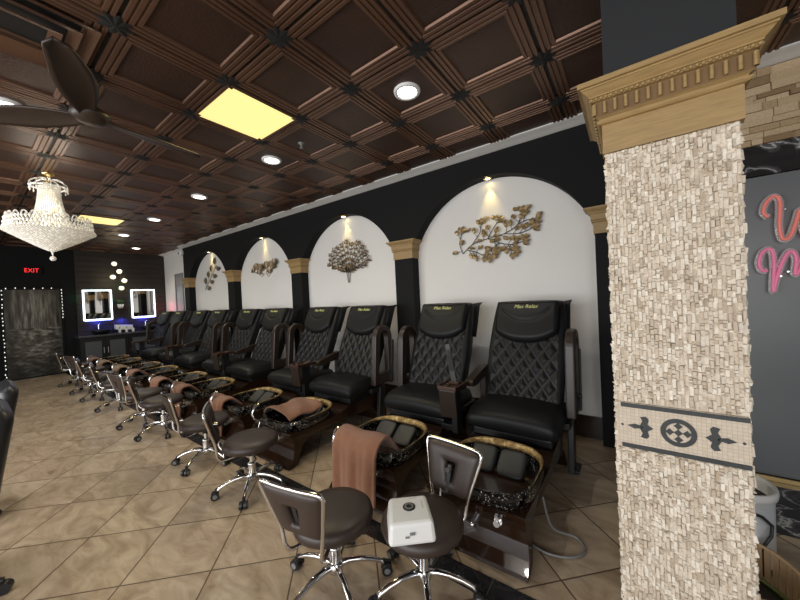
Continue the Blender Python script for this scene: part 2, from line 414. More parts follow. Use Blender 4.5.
def tag(o, label, cat, group=None, kind=None):
    if label: o['label'] = label
    if cat: o['category'] = cat
    if group: o['group'] = group
    if kind: o['kind'] = kind
    return o
def empty(name, loc=(0, 0, 0), rz=0, label=None, cat=None, group=None):
    o = bpy.data.objects.new(name, None); C.objects.link(o); o.empty_display_size = .1
    o.location = loc; o.rotation_euler = (0, 0, rz)
    return tag(o, label, cat, group)
def struct(name, mb, mats, **kw):
    o = mb.build(name, mats, **kw); o['kind'] = 'structure'; return o
def copy_tree(o, parent=None):
    c = o.copy(); C.objects.link(c)
    if parent is not None: c.parent = parent
    for ch in [x for x in o.children]: copy_tree(ch, c)
    return c
def text_mesh(name, body, size, m, parent, M4, shear=0, extrude=.001, spacing=1):
    cu = bpy.data.curves.new(name, 'FONT'); cu.body = body; cu.size = size; cu.extrude = extrude; cu.shear = shear
    cu.align_x = 'CENTER'; cu.align_y = 'CENTER'; cu.space_character = spacing
    t = bpy.data.objects.new(name + '_curve', cu); C.objects.link(t)
    bpy.context.view_layer.update()
    me = bpy.data.meshes.new_from_object(t.evaluated_get(bpy.context.evaluated_depsgraph_get()))
    C.objects.unlink(t); bpy.data.objects.remove(t)
    me.materials.clear(); me.materials.append(M[m]); me.name = name
    o = bpy.data.objects.new(name, me); C.objects.link(o)
    if parent is not None: o.parent = parent
    o.matrix_local = M4
    return o
def rx(a): return Matrix.Rotation(a, 3, 'X')
def ry(a): return Matrix.Rotation(a, 3, 'Y')
def rz_(a): return Matrix.Rotation(a, 3, 'Z')

# ------------------------------------------------------------------ camera
f_px = 316.51
cr = Vector((0.81034959, 0.5840784, -0.04675424)); cu_ = Vector((0.03190265, 0.03569441, 0.99885341)); cf = Vector((-0.58507757, 0.81091203, -0.0102913))
cam = bpy.data.cameras.new('camera'); cam.sensor_fit = 'HORIZONTAL'; cam.sensor_width = 36; cam.lens = f_px / 800 * 36
cam.clip_start = .05
co = bpy.data.objects.new('camera', cam); C.objects.link(co)
co.matrix_world = Matrix(((cr.x, cu_.x, -cf.x, 0), (cr.y, cu_.y, -cf.y, 0), (cr.z, cu_.z, -cf.z, 1.5), (0, 0, 0, 1)))
sc.camera = co

# ------------------------------------------------------------------ room shell
XW, XE = -11.4, 2.2           # west (far) wall, east end
YS, YA, YN = -3.6, 3.5, 3.65  # front of the shop, arcade face, wall behind the arcade
H = 3.09
mb = MB(); mb.add([(XW, YS, 0), (XE, YS, 0), (XE, 3.75, 0), (XW, 3.75, 0)], [(0, 1, 2, 3)], 0, False)
struct('floor', mb, 'floor')
mb = MB(); mb.box(((XW + XE) / 2, 1.515, .0015), (XE - XW - .02, .125, .003)); struct('trim_1', mb, 'stripe')        # black border line in the floor
mb = MB(); mb.box((1.15, 3.13, .0015), (2.08, .72, .003)); struct('trim_2', mb, 'marble')                             # black marble strip by the sign wall
mb = MB(); mb.box((1.15, 3.478, .02), (2.08, .014, .03)); struct('baseboard_right', mb, 'gold_metal')

# ceiling of stamped tiles
def ceiling():
    mb = MB(); s = .6096; x0 = -.4245; y0 = 1.773
    prof = [(0, .0), (.010, .0), (.013, -.012), (.032, -.012), (.035, -.003), (.043, -.003), (.046, -.012), (.066, -.012), (.069, -.003), (.077, -.003), (.080, -.011), (.098, -.011), (.104, .001)]
    mi = [2, 1, 1, 1, 1, 1, 1, 1, 1, 1, 1, 1]
    for i in range(-19, 5):
        for j in range(-9, 4):
            ax, ay = x0 + i * s, y0 + j * s
            if ax > XE or ax + s < XW - .3: continue
            vs = []; fs = []; ms = []
            for (d, z) in prof:
                vs += [(ax + d, ay + d, H + z), (ax + s - d, ay + d, H + z), (ax + s - d, ay + s - d, H + z), (ax + d, ay + s - d, H + z)]
            for k in range(len(prof) - 1):
                for e in range(4):
                    a = k * 4 + e; b2 = k * 4 + (e + 1) % 4
                    mb.add([vs[a], vs[b2], vs[b2 + 4], vs[a + 4]], [(0, 1, 2, 3)], mi[k], False)
            n = (len(prof) - 1) * 4
            mb.add(vs[n:n + 4], [(0, 1, 2, 3)], 0, False)
            # dark rosette on the node
            pts = []
            for q in range(32):
                a = 2 * PI * q / 32; r = .072 + .018 * math.cos(8 * a)
                pts.append((ax + r * math.cos(a), ay + r * math.sin(a), H - .0135))
            mb.add(pts + [(ax, ay, H - .026)], [(q, (q + 1) % 32, 32) for q in range(32)], 2, False)
    o = struct('ceiling', mb, ['ceil_panel', 'ceil_rib', 'seam_black'])
ceiling()

# wall behind the arcade, far wall
mb = MB(); mb.box(((XW + .35) / 2, YN + .05, H / 2), (.35 - XW, .1, H)); struct('wall_back', mb, 'white_wall')
mb = MB(); mb.box((XW - .05, (YS + 3.75) / 2, H / 2), (.1, 3.75 - YS, H)); struct('wall_left', mb, 'black_paint')
mb = MB(); mb.box((-5.6, YN - .008, .11), (11.3, .016, .22)); struct('baseboard_back', mb, 'brown_gloss')

# arcade
PX = [-.237] + [-.253 - 2.332 * k for k in range(1, 5)]      # left edge of each pier
PW = .290
zc0, zc1 = 2.005, 2.245
def arcade():
    mb = MB()
    for k, x in enumerate(PX):
        x1 = x + PW if k < 4 else x + PW
        mb.box((x + PW / 2, (YA + YN) / 2, zc0 / 2), (PW, YN - YA, zc0))
    # spandrels with arched openings
    nseg = 40
    for k in range(4):
        xr = PX[k]; xl = PX[k + 1] + PW; c = (xl + xr) / 2
        pts = []
        R_ = 1.09; zc = 2.812 - R_; a0 = math.asin((zc1 - zc) / R_)
        pts = [(xl, zc1)]
        for q in range(nseg + 1):
            a = PI - a0 - (PI - 2 * a0) * q / nseg
            pts.append((c + R_ * math.cos(a), zc + R_ * math.sin(a)))
        pts.append((xr, zc1))
        for q in range(len(pts) - 1):
            (xa, za), (xb, zb) = pts[q], pts[q + 1]
            mb.add([(xa, YA, za), (xb, YA, zb), (xb, YA, H), (xa, YA, H)], [(0, 1, 2, 3)], 0, False)
            mb.add([(xa, YA, za), (xb, YA, zb), (xb, YN, zb), (xa, YN, za)], [(0, 1, 2, 3)], 0, True)
    for k, x in enumerate(PX):
        mb.box((x + PW / 2, (YA + YN) / 2, (zc1 + H) / 2), (PW, YN - YA, H - zc1))
    struct('wall_arcade', mb, 'black_paint')
arcade()
mb = MB(); x0, x1 = PX[4] - .0, XE
prof = [(3.50, 3.052), (3.478, 3.055), (3.465, 3.058), (3.42, 3.068), (3.37, 3.075), (3.350, 3.079), (3.350, 3.09), (3.50, 3.09)]
mb.prism(prof, lambda u, v, d: (d, u, v), x0, .115); mb.prism(prof, lambda u, v, d: (d, u, v), .115, x1)
struct('trim_3', mb, 'trim_white')
mb = MB(); mb.prism([(p[0] + .15, p[1]) for p in prof], lambda u, v, d: (d, u, v), XW, PX[4]); struct('trim_4', mb, 'trim_white')

def capital(mb, x0, x1, y0, y1, z0, z1, dent=False, back=True):
    """moulded wooden capital wrapped round a rectangle"""
    h = (z1 - z0)
    pr = [(.0, 0), (.010, 0), (.010, .42), (.020, .43), (.026, .455), (.026, .475), (.018, .49), (.018, .505), (.028, .53), (.028, .75), (.040, .755), (.040, .80), (.046, .805), (.046, .825), (.054, .85), (.066, .90), (.070, .905), (.070, .925), (.080, .93), (.080, 1.0), (0, 1.0)]
    n = len(pr); vs = []
    for (o, t) in pr:
        z = z0 + t * h
        vs += [(x0 - o, y0 - o, z), (x1 + o, y0 - o, z), (x1 + o, y1 + (o if back else 0), z), (x0 - o, y1 + (o if back else 0), z)]
    for k in range(n - 1):
        for e in range(4):
            a = k * 4 + e; b2 = k * 4 + (e + 1) % 4
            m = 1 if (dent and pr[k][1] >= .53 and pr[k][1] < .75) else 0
            mb.add([vs[a], vs[b2], vs[b2 + 4], vs[a + 4]], [(0, 1, 2, 3)], m, False)

# pier capitals
CAPL = ['golden wood capital on the black pier hard by the stone pillar', 'golden wood capital between the leafy branch arch and the round tree arch',
        'golden wood capital between the round tree arch and the fan leaf arch', 'golden wood capital between the fan leaf arch and the farthest arch',
        'golden wood capital on the farthest black pier near the framed picture']
for k, x in enumerate(PX):
    mb = MB(); capital(mb, x, x + PW, YA, YN, zc0, zc1, back=False)
    o = mb.build('pier_capital', ['oak', 'oak_dark']); tag(o, CAPL[k], 'capital', 'capitals on the arcade piers')

# sign wall to the right of the arcade
def ledger():
    mb = MB(); z = 2.50
    while z < 3.04:
        h = random.choice((.035, .045, .06)); x = .115
        while x < XE:
            w = random.uniform(.05, .20); d = random.uniform(.0, .030)
            mb.box((x + w / 2, YA + .03 - d / 2, min(z + h / 2, 3.06)), (w - .003, .06 + d, h - .003), val=random.random()); x += w
        z += h
    o = struct('wall_right', mb, 'stone_tan', chip=True)
ledger()
mb = MB(); mb.box((1.16, YA + .045, 2.39), (2.09, .07, .225)); struct('trim_5', mb, 'marble', bevel=.004)
mb = MB(); mb.box((1.16, YA + .055, 1.15), (2.09, .07, 2.24)); mb.box((1.16, YN + .05, H / 2), (2.09, .1, H)); struct('trim_6', mb, 'dark_panel')

# ------------------------------------------------------------------ stone pillar
def pillar():
    x0, x1, y0, y1 = -.050, .300, 1.44, 1.79
    root = empty('stone_pillar', ((x0 + x1) / 2, (y0 + y1) / 2, 0), 0, 'square pillar faced in pale split stone with a gold moulded capital', 'pillar')
    ox, oy = root.location.x, root.location.y
    mb = MB(); mb.box((0, 0, 1.0), (x1 - x0 - .006, y1 - y0 - .006, 2.0), val=.15)
    zb0, zb1 = .90, 1.068
    def face(fn, L, skip=None):
        w = .0108; ncol = int(L / w); w = L / ncol
        for c in range(ncol):
            z = -random.random() * .03
            while z < 2.0:
                h = random.choice((.010, .014, .020, .026, .036)); a, b2 = max(z, 0), min(z + h, 2.0); z += h
                if b2 - a < .004: continue
                if skip and b2 > zb0 - .004 and a < zb1 + .004:
                    if a < zb0 - .008 and b2 > zb0: b2 = zb0 - .002
                    elif b2 > zb1 + .008 and a < zb1: a = zb1 + .002
                    else: continue
                d = random.random() ** 1.8 * .008; t = random.uniform(-.0035, .0035); e = random.uniform(-.003, .003); ww = random.uniform(-.0025, .0025)
                u0, u1 = max(0, c * w + ww - .001), min(L, (c + 1) * w + ww + .001)
                pts = [fn(u0, -.004, a), fn(u1, -.004, a), fn(u1, -.004, b2), fn(u0, -.004, b2),
                       fn(u0 + .002, d + t + e, a + .002), fn(u1 - .002, d - t + e, a + .002), fn(u1 - .002, d - t - e, b2 - .002), fn(u0 + .002, d + t - e, b2 - .002)]
                mb.add(pts, [(4, 5, 6, 7), (0, 1, 5, 4), (1, 2, 6, 5), (2, 3, 7, 6), (3, 0, 4, 7)], 0, False, random.random())
    X0, X1, Y0, Y1 = x0 - ox, x1 - ox, y0 - oy, y1 - oy
    face(lambda u, d, z: (X0 + u, Y0 - d, z), X1 - X0, True)
    face(lambda u, d, z: (X0 - d, Y1 - u, z), Y1 - Y0)
    face(lambda u, d, z: (X1 + d, Y0 + u, z), Y1 - Y0)
    face(lambda u, d, z: (X1 - u, Y1 + d, z), X1 - X0)
    mb.build('stone_shaft', 'stone', root, chip=True)
    # inlay band
    mb = MB(); mb.box((0, Y0 - .001, (zb0 + zb1) / 2), (X1 - X0 - .004, .008, zb1 - zb0)); band = mb.build('inlay_band', 'inlay', root)
    mb = MB(); yy = Y0 - .0065; P = lambda u, v, d: (u, yy - d, v)
    for z in (zb0 + .009, zb1 - .009): mb.box((.006, yy - .001, z), (X1 - X0 - .016, .004, .0145))
    zc = (zb0 + zb1) / 2; circ = [(math.cos(2 * PI * q / 32), math.sin(2 * PI * q / 32)) for q in range(32)]
    mb.ring([(.048 * a + .0, zc + .048 * b2) for a, b2 in circ], [(.034 * a, zc + .034 * b2) for a, b2 in circ], P, -.001, .002)
    r = .0116
    for (i, j) in ((0, 0), (2, 0), (-2, 0), (0, 2), (0, -2)):
        cx, cz = i * r, j * r
        mb.prism([(cx - r, zc + cz), (cx, zc + cz - r), (cx + r, zc + cz), (cx, zc + cz + r)], P, -.001, .002)
    for sgn in (-1, 1):
        def T(pts): return [(sgn * u, zc + v) for u, v in pts]
        mb.prism(T([(.068, 0), (.084, .012), (.080, .030), (.088, .040), (.104, .036), (.098, .022), (.106, .006), (.100, 0)]), P, -.001, .002)
        mb.prism(T([(.068, 0), (.100, 0), (.106, -.006), (.098, -.022), (.104, -.036), (.088, -.040), (.080, -.030), (.084, -.012)]), P, -.001, .002)
        mb.prism(T([(.098, .003), (.122, .009), (.142, 0), (.122, -.009), (.098, -.003)]), P, -.001, .002)
        mb.prism(T([(.154, 0), (.158, .005), (.163, 0), (.158, -.005)]), P, -.001, .002)
    mb.build('inlay_motif', 'inlay_dark', band)
    # gold capital
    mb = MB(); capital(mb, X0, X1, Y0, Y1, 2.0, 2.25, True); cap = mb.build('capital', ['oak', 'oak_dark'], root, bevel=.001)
    mb = MB(); zf = 2.0 + .25 * .64; nb = 13
    for q in range(nb + 1):
        t = q / nb
        for (px, py) in ((X0 - .03 + t * (X1 - X0 + .06), Y0 - .033), (X0 - .033, Y0 - .03 + t * (Y1 - Y0 + .06)), (X1 + .033, Y0 - .03 + t * (Y1 - Y0 + .06)), (X0 - .03 + t * (X1 - X0 + .06), Y1 + .033)):
            mb.cyl((px, py, zf - .021), (px, py, zf + .021), .0058, n=8)
    mb.build('reeded_block', 'oak', cap)
    mb = MB(); zf = 2.0 + .25 * .778; nb = 28
    for q in range(nb + 1):
        t = q / nb
        for (px, py) in ((X0 - .038 + t * (X1 - X0 + .076), Y0 - .042), (X0 - .042, Y0 - .038 + t * (Y1 - Y0 + .076)), (X1 + .042, Y0 - .038 + t * (Y1 - Y0 + .076))):
            mb.super((px, py, zf), (.0062, .0062, .006), 2, 2, seg=(8, 6))
    mb.build('bead_moulding', 'oak', cap)
    mb = MB(); mb.box((0, 0, 2.67), (X1 - X0, Y1 - Y0, .84)); mb.build('upper_post', mat('soft black paint', (.010, .011, .0125), .7, var=.08), root)
pillar()

# ------------------------------------------------------------------ ceiling fixtures
TX = lambda i: -.4245 + .6096 * (i + .5)
TY = lambda j: 1.773 + .6096 * (j + .5)
def panel_light(i, j, label):
    root = empty('ceiling_light', (TX(i), TY(j), H), 0, label, 'ceiling light', 'square yellow ceiling lights')
    mb = MB(); o = [(-.300, -.300), (.300, -.300), (.300, .300), (-.300, .300)]; n = [(-.278, -.278), (.278, -.278), (.278, .278), (-.278, .278)]
    mb.ring(o, n, lambda u, v, d: (u, v, d), -.020, .0); mb.build('frame', 'ceil_rib', root)
    mb = MB(); mb.box((0, 0, -.012), (.56, .56, .006)); mb.build('diffuser', 'em_panel', root)
panel_light(-4, -1, 'glowing yellow square ceiling light, the large near one beside the ceiling fan')
panel_light(-12, -1, 'glowing yellow square ceiling light, the far one beyond the chandelier')
DL = [(TX(-2), TY(0), 'round white recessed downlight nearest the stone pillar'), (TX(-5), TY(0), 'second recessed downlight from the stone pillar, beyond the near yellow ceiling light'),
      (TX(-8), TY(0), 'third recessed downlight from the stone pillar along the arcade row'), (TX(-11), TY(0), 'fourth recessed downlight from the stone pillar, by the far yellow ceiling light'),
      (TX(-14), TY(0), 'fifth recessed downlight from the stone pillar, just past the far yellow ceiling light'), (-10.35, 2.72, 'farthest recessed downlight, by the hanging globe lamp'),
      (-3.76, .26, 'recessed downlight left of the ceiling fan, above the chandelier')]
LIGHTS = []
for x, y, lb in DL:
    root = empty('recessed_downlight', (x, y, H), 0, lb, 'ceiling light', 'recessed ceiling downlights')
    mb = MB(); mb.lathe([(.072, -.006), (.078, -.017), (.100, -.016), (.104, -.004), (.104, 0)], n=28); mb.build('trim_ring', 'white_plastic', root)
    mb = MB(); mb.lathe([(0, -.013), (.05, -.013), (.074, -.010)], n=24); mb.build('lens', 'em_down', root)
    LIGHTS.append((x, y))
# small sprinkler head
mb = MB(); mb.lathe([(.032, 0), (.032, -.006), (.012, -.010), (.010, -.03), (.004, -.034), (.004, -.045), (.018, -.046), (.018, -.050), (0, -.05)], n=16)
o = mb.build('sprinkler_head', 'grey_plastic'); o.location = (-2.62, 2.06, H); tag(o, 'small fire sprinkler head on the ceiling between two downlights', 'sprinkler')
# square air vent
def vent():
    root = empty('ceiling_vent', (-2.66, .22, H), 0, 'brown square air vent with stepped louvres above the ceiling fan', 'air vent')
    for k, (a, b2, z) in enumerate(((.30, .25, -.022), (.235, .185, -.034), (.165, .115, -.046))):
        o = [(-a, -a), (a, -a), (a, a), (-a, a)]; n = [(-b2, -b2), (b2, -b2), (b2, b2), (-b2, b2)]
        P = []
        mb = MB()
        vs = [(x, y, z) for x, y in o] + [(x, y, z + .018) for x, y in n] + [(x, y, z - .006) for x, y in o] + [(x, y, z + .012) for x, y in n]
        for i in range(4):
            j = (i + 1) % 4
            mb.add(vs, [(i, j, 4 + j, 4 + i), (8 + i, 8 + j, 12 + j, 12 + i), (i, j, 8 + j, 8 + i), (4 + i, 4 + j, 12 + j, 12 + i)], 0, False)
        mb.build('louvre' if k else 'frame', 'ceil_rib', root)
    mb = MB(); mb.box((0, 0, -.002), (.5, .5, .004)); mb.build('backing', 'seam_black', root)
vent()
def fan():
    root = empty('ceiling_fan', (-2.867, .553, H), 0, 'dark brown ceiling fan with three broad curved blades', 'ceiling fan')
    mb = MB(); mb.lathe([(0, 0), (.07, 0), (.07, -.02), (.035, -.06), (.016, -.07)], n=20); mb.build('canopy', 'seam_black', root)
    mb = MB(); mb.cyl((0, 0, -.05), (0, 0, -.24), .013); mb.build('downrod', 'seam_black', root)
    mb = MB(); mb.lathe([(0, -.22), (.03, -.22), (.06, -.245), (.10, -.27), (.105, -.295), (.085, -.32), (.05, -.335), (0, -.338)], n=28); mb.build('motor_housing', 'fan_brown', root)
    for a in (math.radians(-24), math.radians(96), math.radians(216)):
        mb = MB(); NU, NV = 22, 8
        def f(u, v, dz=0):
            r = .07 + u * .66; w = .05 + .135 * math.sin(min(1, u * 1.25 + .08) * PI * .62) * (1 - .55 * u ** 4) - .03 * u
            if u > .93: w *= math.sqrt(max(0, 1 - ((u - .93) / .07) ** 2)) * .9 + .1
            t = (v - .5) * w * 1.15; tilt = math.radians(17) * (1 - .5 * u)
            bow = .05 * math.sin(u * PI * .5)
            x = r; y = t * math.cos(tilt) + bow; z = -.292 + t * math.sin(tilt) - .012 * (2 * v - 1) ** 2 + .015 * u + dz
            return Vector((x * math.cos(a) - y * math.sin(a), x * math.sin(a) + y * math.cos(a), z))
        mb.grid(lambda u, v: f(u, v), NU, NV); mb.build('blade', 'fan_brown', root, solid=.010)
fan()

# ------------------------------------------------------------------ chandelier
def chandelier():
    root = empty('chandelier', (-5.28, .63, H), 0, 'tiered crystal chandelier with a wide beaded bowl and long bead column', 'chandelier')
    Z = lambda z: z - H
    mb = MB(); mb.lathe([(0, 0), (.055, 0), (.06, -.02), (.03, -.045), (.012, -.05), (.012, -.09), (.028, -.10), (.03, -.12), (.012, -.135), (.01, -.17), (0, -.17)], n=20); mb.build('canopy', 'gold_metal', root)
    mb = MB()
    for k in range(8):
        a = 2 * PI * k / 8; c, s = math.cos(a), math.sin(a)
        mb.tube([(c * r, s * r, z) for r, z in ((.01, -.10), (.05, -.075), (.10, -.085), (.14, -.115), (.15, -.14))], .006, 6)
    mb.tube([(.14 * math.cos(2 * PI * q / 24), .14 * math.sin(2 * PI * q / 24), -.165) for q in range(24)], .010, 8, closed=True)
    mb.build('crown_frame', 'crystal', root)
    def drop(mb, x, y, z, s):
        mb.add([(x, y, z + s), (x + s * .5, y, z), (x, y + s * .5, z), (x - s * .5, y, z), (x, y - s * .5, z), (x, y, z - s * 1.3)],
               [(0, 1, 2), (0, 2, 3), (0, 3, 4), (0, 4, 1), (5, 2, 1), (5, 3, 2), (5, 4, 3), (5, 1, 4)], 0, False)
    mb = MB()
    for k in range(16):
        a = 2 * PI * k / 16; mb = MB()
        drop(mb, .15 * math.cos(a), .15 * math.sin(a), -.165, .020); drop(mb, .15 * math.cos(a), .15 * math.sin(a), -.202, .016)
        mb.build('crown_drop', 'crystal', root)
    mb = MB()                                    # strands of the column
    for k in range(44):
        a = 2 * PI * k / 44
        for q in range(26):
            t = q / 25; r = .082 + .03 * t + .095 * t ** 2.6; z = -.17 - .50 * t
            mb.super((r * math.cos(a), r * math.sin(a), z), (.0068, .0068, .0115), 2, 2, seg=(5, 4))
    mb.build('bead_column', 'crystal', root)
    mb = MB(); mb.lathe([(.05, -.2), (.06, -.4), (.08, -.6)], n=16); mb.build('inner_stem', 'em_globe', root)
    mb = MB()                                    # upright ring of crystals on the bowl's rim
    for row in range(3):
        n = 66
        for k in range(n):
            a = 2 * PI * (k + .5 * row) / n; r = .335 + .006 * row
            drop(mb, r * math.cos(a), r * math.sin(a), -.56 - .045 * row, .026)
    for k in range(26):
        a = 2 * PI * k / 26
        for q in range(9):
            b2 = PI * q / 8; mb.super((.326 * math.cos(a + .08 * math.cos(b2)), .326 * math.sin(a + .08 * math.cos(b2)), -.555 + .045 * math.sin(b2)), (.008, .008, .008), 2, 2, seg=(5, 4))
    mb.build('crystal_rim', 'crystal', root)
    mb = MB()                                    # beaded bowl
    for q in range(24):
        t = q / 23; r = .33 * (1 - t) ** .92 + .03; z = -.675 - .205 * t ** 1.0
        n = max(8, int(2 * PI * r / .024))
        for k in range(n):
            a = 2 * PI * (k + .5 * (q % 2)) / n
            mb.super((r * math.cos(a), r * math.sin(a), z), (.0125, .0125, .011), 2, 2, seg=(5, 4))
    mb.build('beaded_bowl', 'crystal', root)
    mb = MB(); mb.lathe([(0, -.88), (.022, -.885), (.010, -.905), (.006, -.93), (.006, -.945), (.022, -.955), (.028, -.975), (.018, -.995), (0, -1.0)], n=14); mb.build('finial', 'crystal', root)
chandelier()

# ------------------------------------------------------------------ arch spotlights and wall art
AC = [(PX[k] + PX[k + 1] + PW) / 2 for k in range(4)]
WHICH = ['leafy branch arch nearest the stone pillar', 'round tree arch', 'fan leaf arch', 'farthest arch']
for k, x in enumerate(AC):
    root = empty('arch_spotlight', (x, 3.575, 2.812), 0, 'small round gold spotlight in the top of the ' + WHICH[k], 'spotlight', 'spotlights in the arch tops')
    mb = MB(); mb.lathe([(.026, -.004), (.030, -.014), (.045, -.013), (.048, 0)], n=20); mb.build('trim_ring', 'gold_metal', root)
    mb = MB(); mb.lathe([(0, -.010), (.028, -.009)], n=16); mb.build('lens', 'em_spot', root)

def leaf(mb, p, ang, L, w, tilt=0, nose=.02):
    """folded metal leaf on the wall plane: p = (x, z), y towards the room is negative"""
    c, s = math.cos(ang), math.sin(ang)
    prof = [(0, 0), (.22, .75), (.5, 1), (.78, .62), (1, 0)]
    mid = []; lf = []; rt = []
    for t, h in prof:
        d = nose + .016 * math.sin(t * PI) + tilt * t
        mid.append((p[0] + c * t * L, -d, p[1] + s * t * L))
        lf.append((p[0] + c * t * L - s * h * w / 2, -d - .010 * h, p[1] + s * t * L + c * h * w / 2))
        rt.append((p[0] + c * t * L + s * h * w / 2, -d - .010 * h, p[1] + s * t * L - c * h * w / 2))
    vs = mid + lf + rt
    fs = []
    for i in range(4): fs += [(i, i + 1, 5 + i + 1, 5 + i), (i, 10 + i, 10 + i + 1, i + 1)]
    mb.add(vs, fs, 0, False)
def curve2(pts, n=14):
    """Catmull-Rom through 2-D points"""
    out = []
    P = [pts[0]] + list(pts) + [pts[-1]]
    for i in range(1, len(P) - 2):
        for q in range(n):
            t = q / n; a, b2, c, d = P[i - 1], P[i], P[i + 1], P[i + 2]
            out.append(tuple(.5 * ((2 * b2[m]) + (-a[m] + c[m]) * t + (2 * a[m] - 5 * b2[m] + 4 * c[m] - d[m]) * t * t + (-a[m] + 3 * b2[m] - 3 * c[m] + d[m]) * t ** 3) for m in range(len(b2))))
    out.append(tuple(P[-2])); return out
def art_root(x, z, label, name='wall_sculpture'):
    return empty(name, (x, YN - .002, z), 0, label, 'wall art', 'gold wall sculptures in the arches')
def art1():
    root = art_root(-1.20, 2.11, 'wide gold leaf branch sculpture on the white wall in the arch nearest the stone pillar')
    rnd = random.Random(3); br = MB(); lv = MB()
    mains = [[(-.46, -.16), (-.33, -.06), (-.12, -.01), (.08, .02), (.24, .10), (.30, .24)], [(-.12, -.01), (.02, -.08), (.16, -.12), (.30, -.10)], [(-.46, -.16), (-.50, -.02), (-.46, .12)],
             [(.08, .02), (.26, .00), (.42, .04)], [(-.33, -.06), (-.22, .08), (-.20, .18)], [(-.12, -.01), (-.05, .10), (.02, .18)], [(.16, -.12), (.14, -.18), (.20, -.20)], [(-.40, -.12), (-.28, -.16), (-.18, -.22)],
             [(.24, .10), (.36, .14), (.44, .12)], [(.02, -.08), (-.08, -.15), (-.06, -.2)]]
    for m in mains:
        p = curve2(m); br.tube([(x, -.018, z) for x, z in p], .0045, 6)
        for q in range(4, len(p), 5):
            x, z = p[q]
            for s in (-1, 1):
                a = math.atan2(p[q][1] - p[q - 1][1], p[q][0] - p[q - 1][0]) + s * rnd.uniform(.5, 1.25)
                if rnd.random() < .52:
                    l = rnd.uniform(.03, .06); ex, ez = x + math.cos(a) * l, z + math.sin(a) * l
                    br.tube([(x, -.018, z), (ex, -.022, ez)], .003, 5)
                    leaf(lv, (ex, ez), a + rnd.uniform(-.3, .3), rnd.uniform(.07, .10), rnd.uniform(.046, .062), nose=rnd.uniform(.015, .035))
        x, z = p[-1]; a0 = math.atan2(p[-1][1] - p[-3][1], p[-1][0] - p[-3][0])
        for da in (-.9, -.1, .8): leaf(lv, (x, z), a0 + da, .085, .052, nose=.025)
    br.build('branch', 'branch', root); lv.build('leaf_cluster', 'gold_leaf', root)
def art2():
    root = art_root(AC[1], 2.10, 'round gold tree sculpture on the white wall, second arch from the stone pillar')
    rnd = random.Random(5); br = MB(); lv = MB()
    for s in (-.03, .0, .03): br.tube([(s * .5, -.016, -.30), (s * 1.2, -.016, -.16), (s * 2.5, -.016, -.02)], .0042, 6)
    for k in range(15):
        a = math.radians(-25 + 230 * k / 14); R = .25 * rnd.uniform(.85, 1.05) ; kx = 1.62
        p = curve2([(0, -.16), (.30 * R * math.cos(a) * kx, -.08 + .4 * R * math.sin(a)), (.75 * R * math.cos(a) * kx, .0 + .8 * R * math.sin(a)), (R * math.cos(a) * kx, .03 + R * math.sin(a) * 1.02)], 7)
        br.tube([(x, -.018, z) for x, z in p], .0038, 5)
        for q in range(4, len(p), 3):
            a1 = math.atan2(p[q][1] - p[q - 1][1], p[q][0] - p[q - 1][0])
            for s in (-1, 1): leaf(lv, p[q], a1 + s * rnd.uniform(.4, .9), rnd.uniform(.05, .075), .027, nose=rnd.uniform(.015, .03))
    br.build('branch', 'branch', root); lv.build('leaf_cluster', 'bronze_leaf', root)
def art3():
    root = art_root(AC[2] - .02, 2.25, 'gold fan leaf sculpture on the white wall, third arch from the stone pillar')
    rnd = random.Random(8); br = MB(); lv = MB()
    for (cx, cz, r, a0) in ((-.30, .02, .13, 95), (-.12, -.02, .15, 80), (.07, .02, .14, 100), (.27, .0, .16, 75), (-.20, -.10, .10, 100), (.18, -.11, .10, 90), (.38, .06, .10, 60), (-.40, -.04, .09, 120)):
        y0 = rnd.uniform(.015, .05)
        vs = [(cx, -y0, cz - r * .6)]; fs = []
        for q in range(11):
            a = math.radians(a0 - 65 + 13 * q); rr = r * (1.0 - .06 * (q % 2)); vs.append((cx + rr * math.cos(a), -y0 - .012 * (q % 2) - .01, cz - r * .6 + rr * 1.15 * math.sin(a)))
        for q in range(10): fs.append((0, q + 1, q + 2))
        lv.add(vs, fs, 0, False)
        br.tube([(cx, -y0, cz - r * .6), (cx * .6, -.015, cz - r * .6 - .05), (cx * .25, -.015, -.16)], .004, 5)
    br.build('stem', 'branch', root); lv.build('fan_leaf', 'bronze_leaf', root)
def art4():
    root = art_root(AC[3] - .05, 2.20, 'slanting gold leaf spray sculpture on the white wall in the farthest arch')
    br = MB(); lv = MB(); p = curve2([(-.36, -.30), (-.16, -.12), (.06, .06), (.30, .26)], 8)
    br.tube([(x, -.018, z) for x, z in p], .006, 6)
    for q in range(3, len(p), 6):
        a = math.atan2(p[q][1] - p[q - 1][1], p[q][0] - p[q - 1][0])
        for s in (-1, 1):
            ex, ez = p[q][0] + .08 * math.cos(a + s), p[q][1] + .08 * math.sin(a + s); br.tube([(p[q][0], -.018, p[q][1]), (ex, -.02, ez)], .004, 5)
            leaf(lv, (ex, ez), a + s * .7, .19, .115, nose=.02)
    br.build('branch', 'branch', root); lv.build('leaf_cluster', 'bronze_leaf', root)
art1(); art2(); art3(); art4()
bpy.data.objects['wall_sculpture'].scale = (.94, 1, .94); bpy.data.objects['wall_sculpture'].location.z += .03; bpy.data.objects['wall_sculpture.001'].scale = (1.08, 1, 1.12)

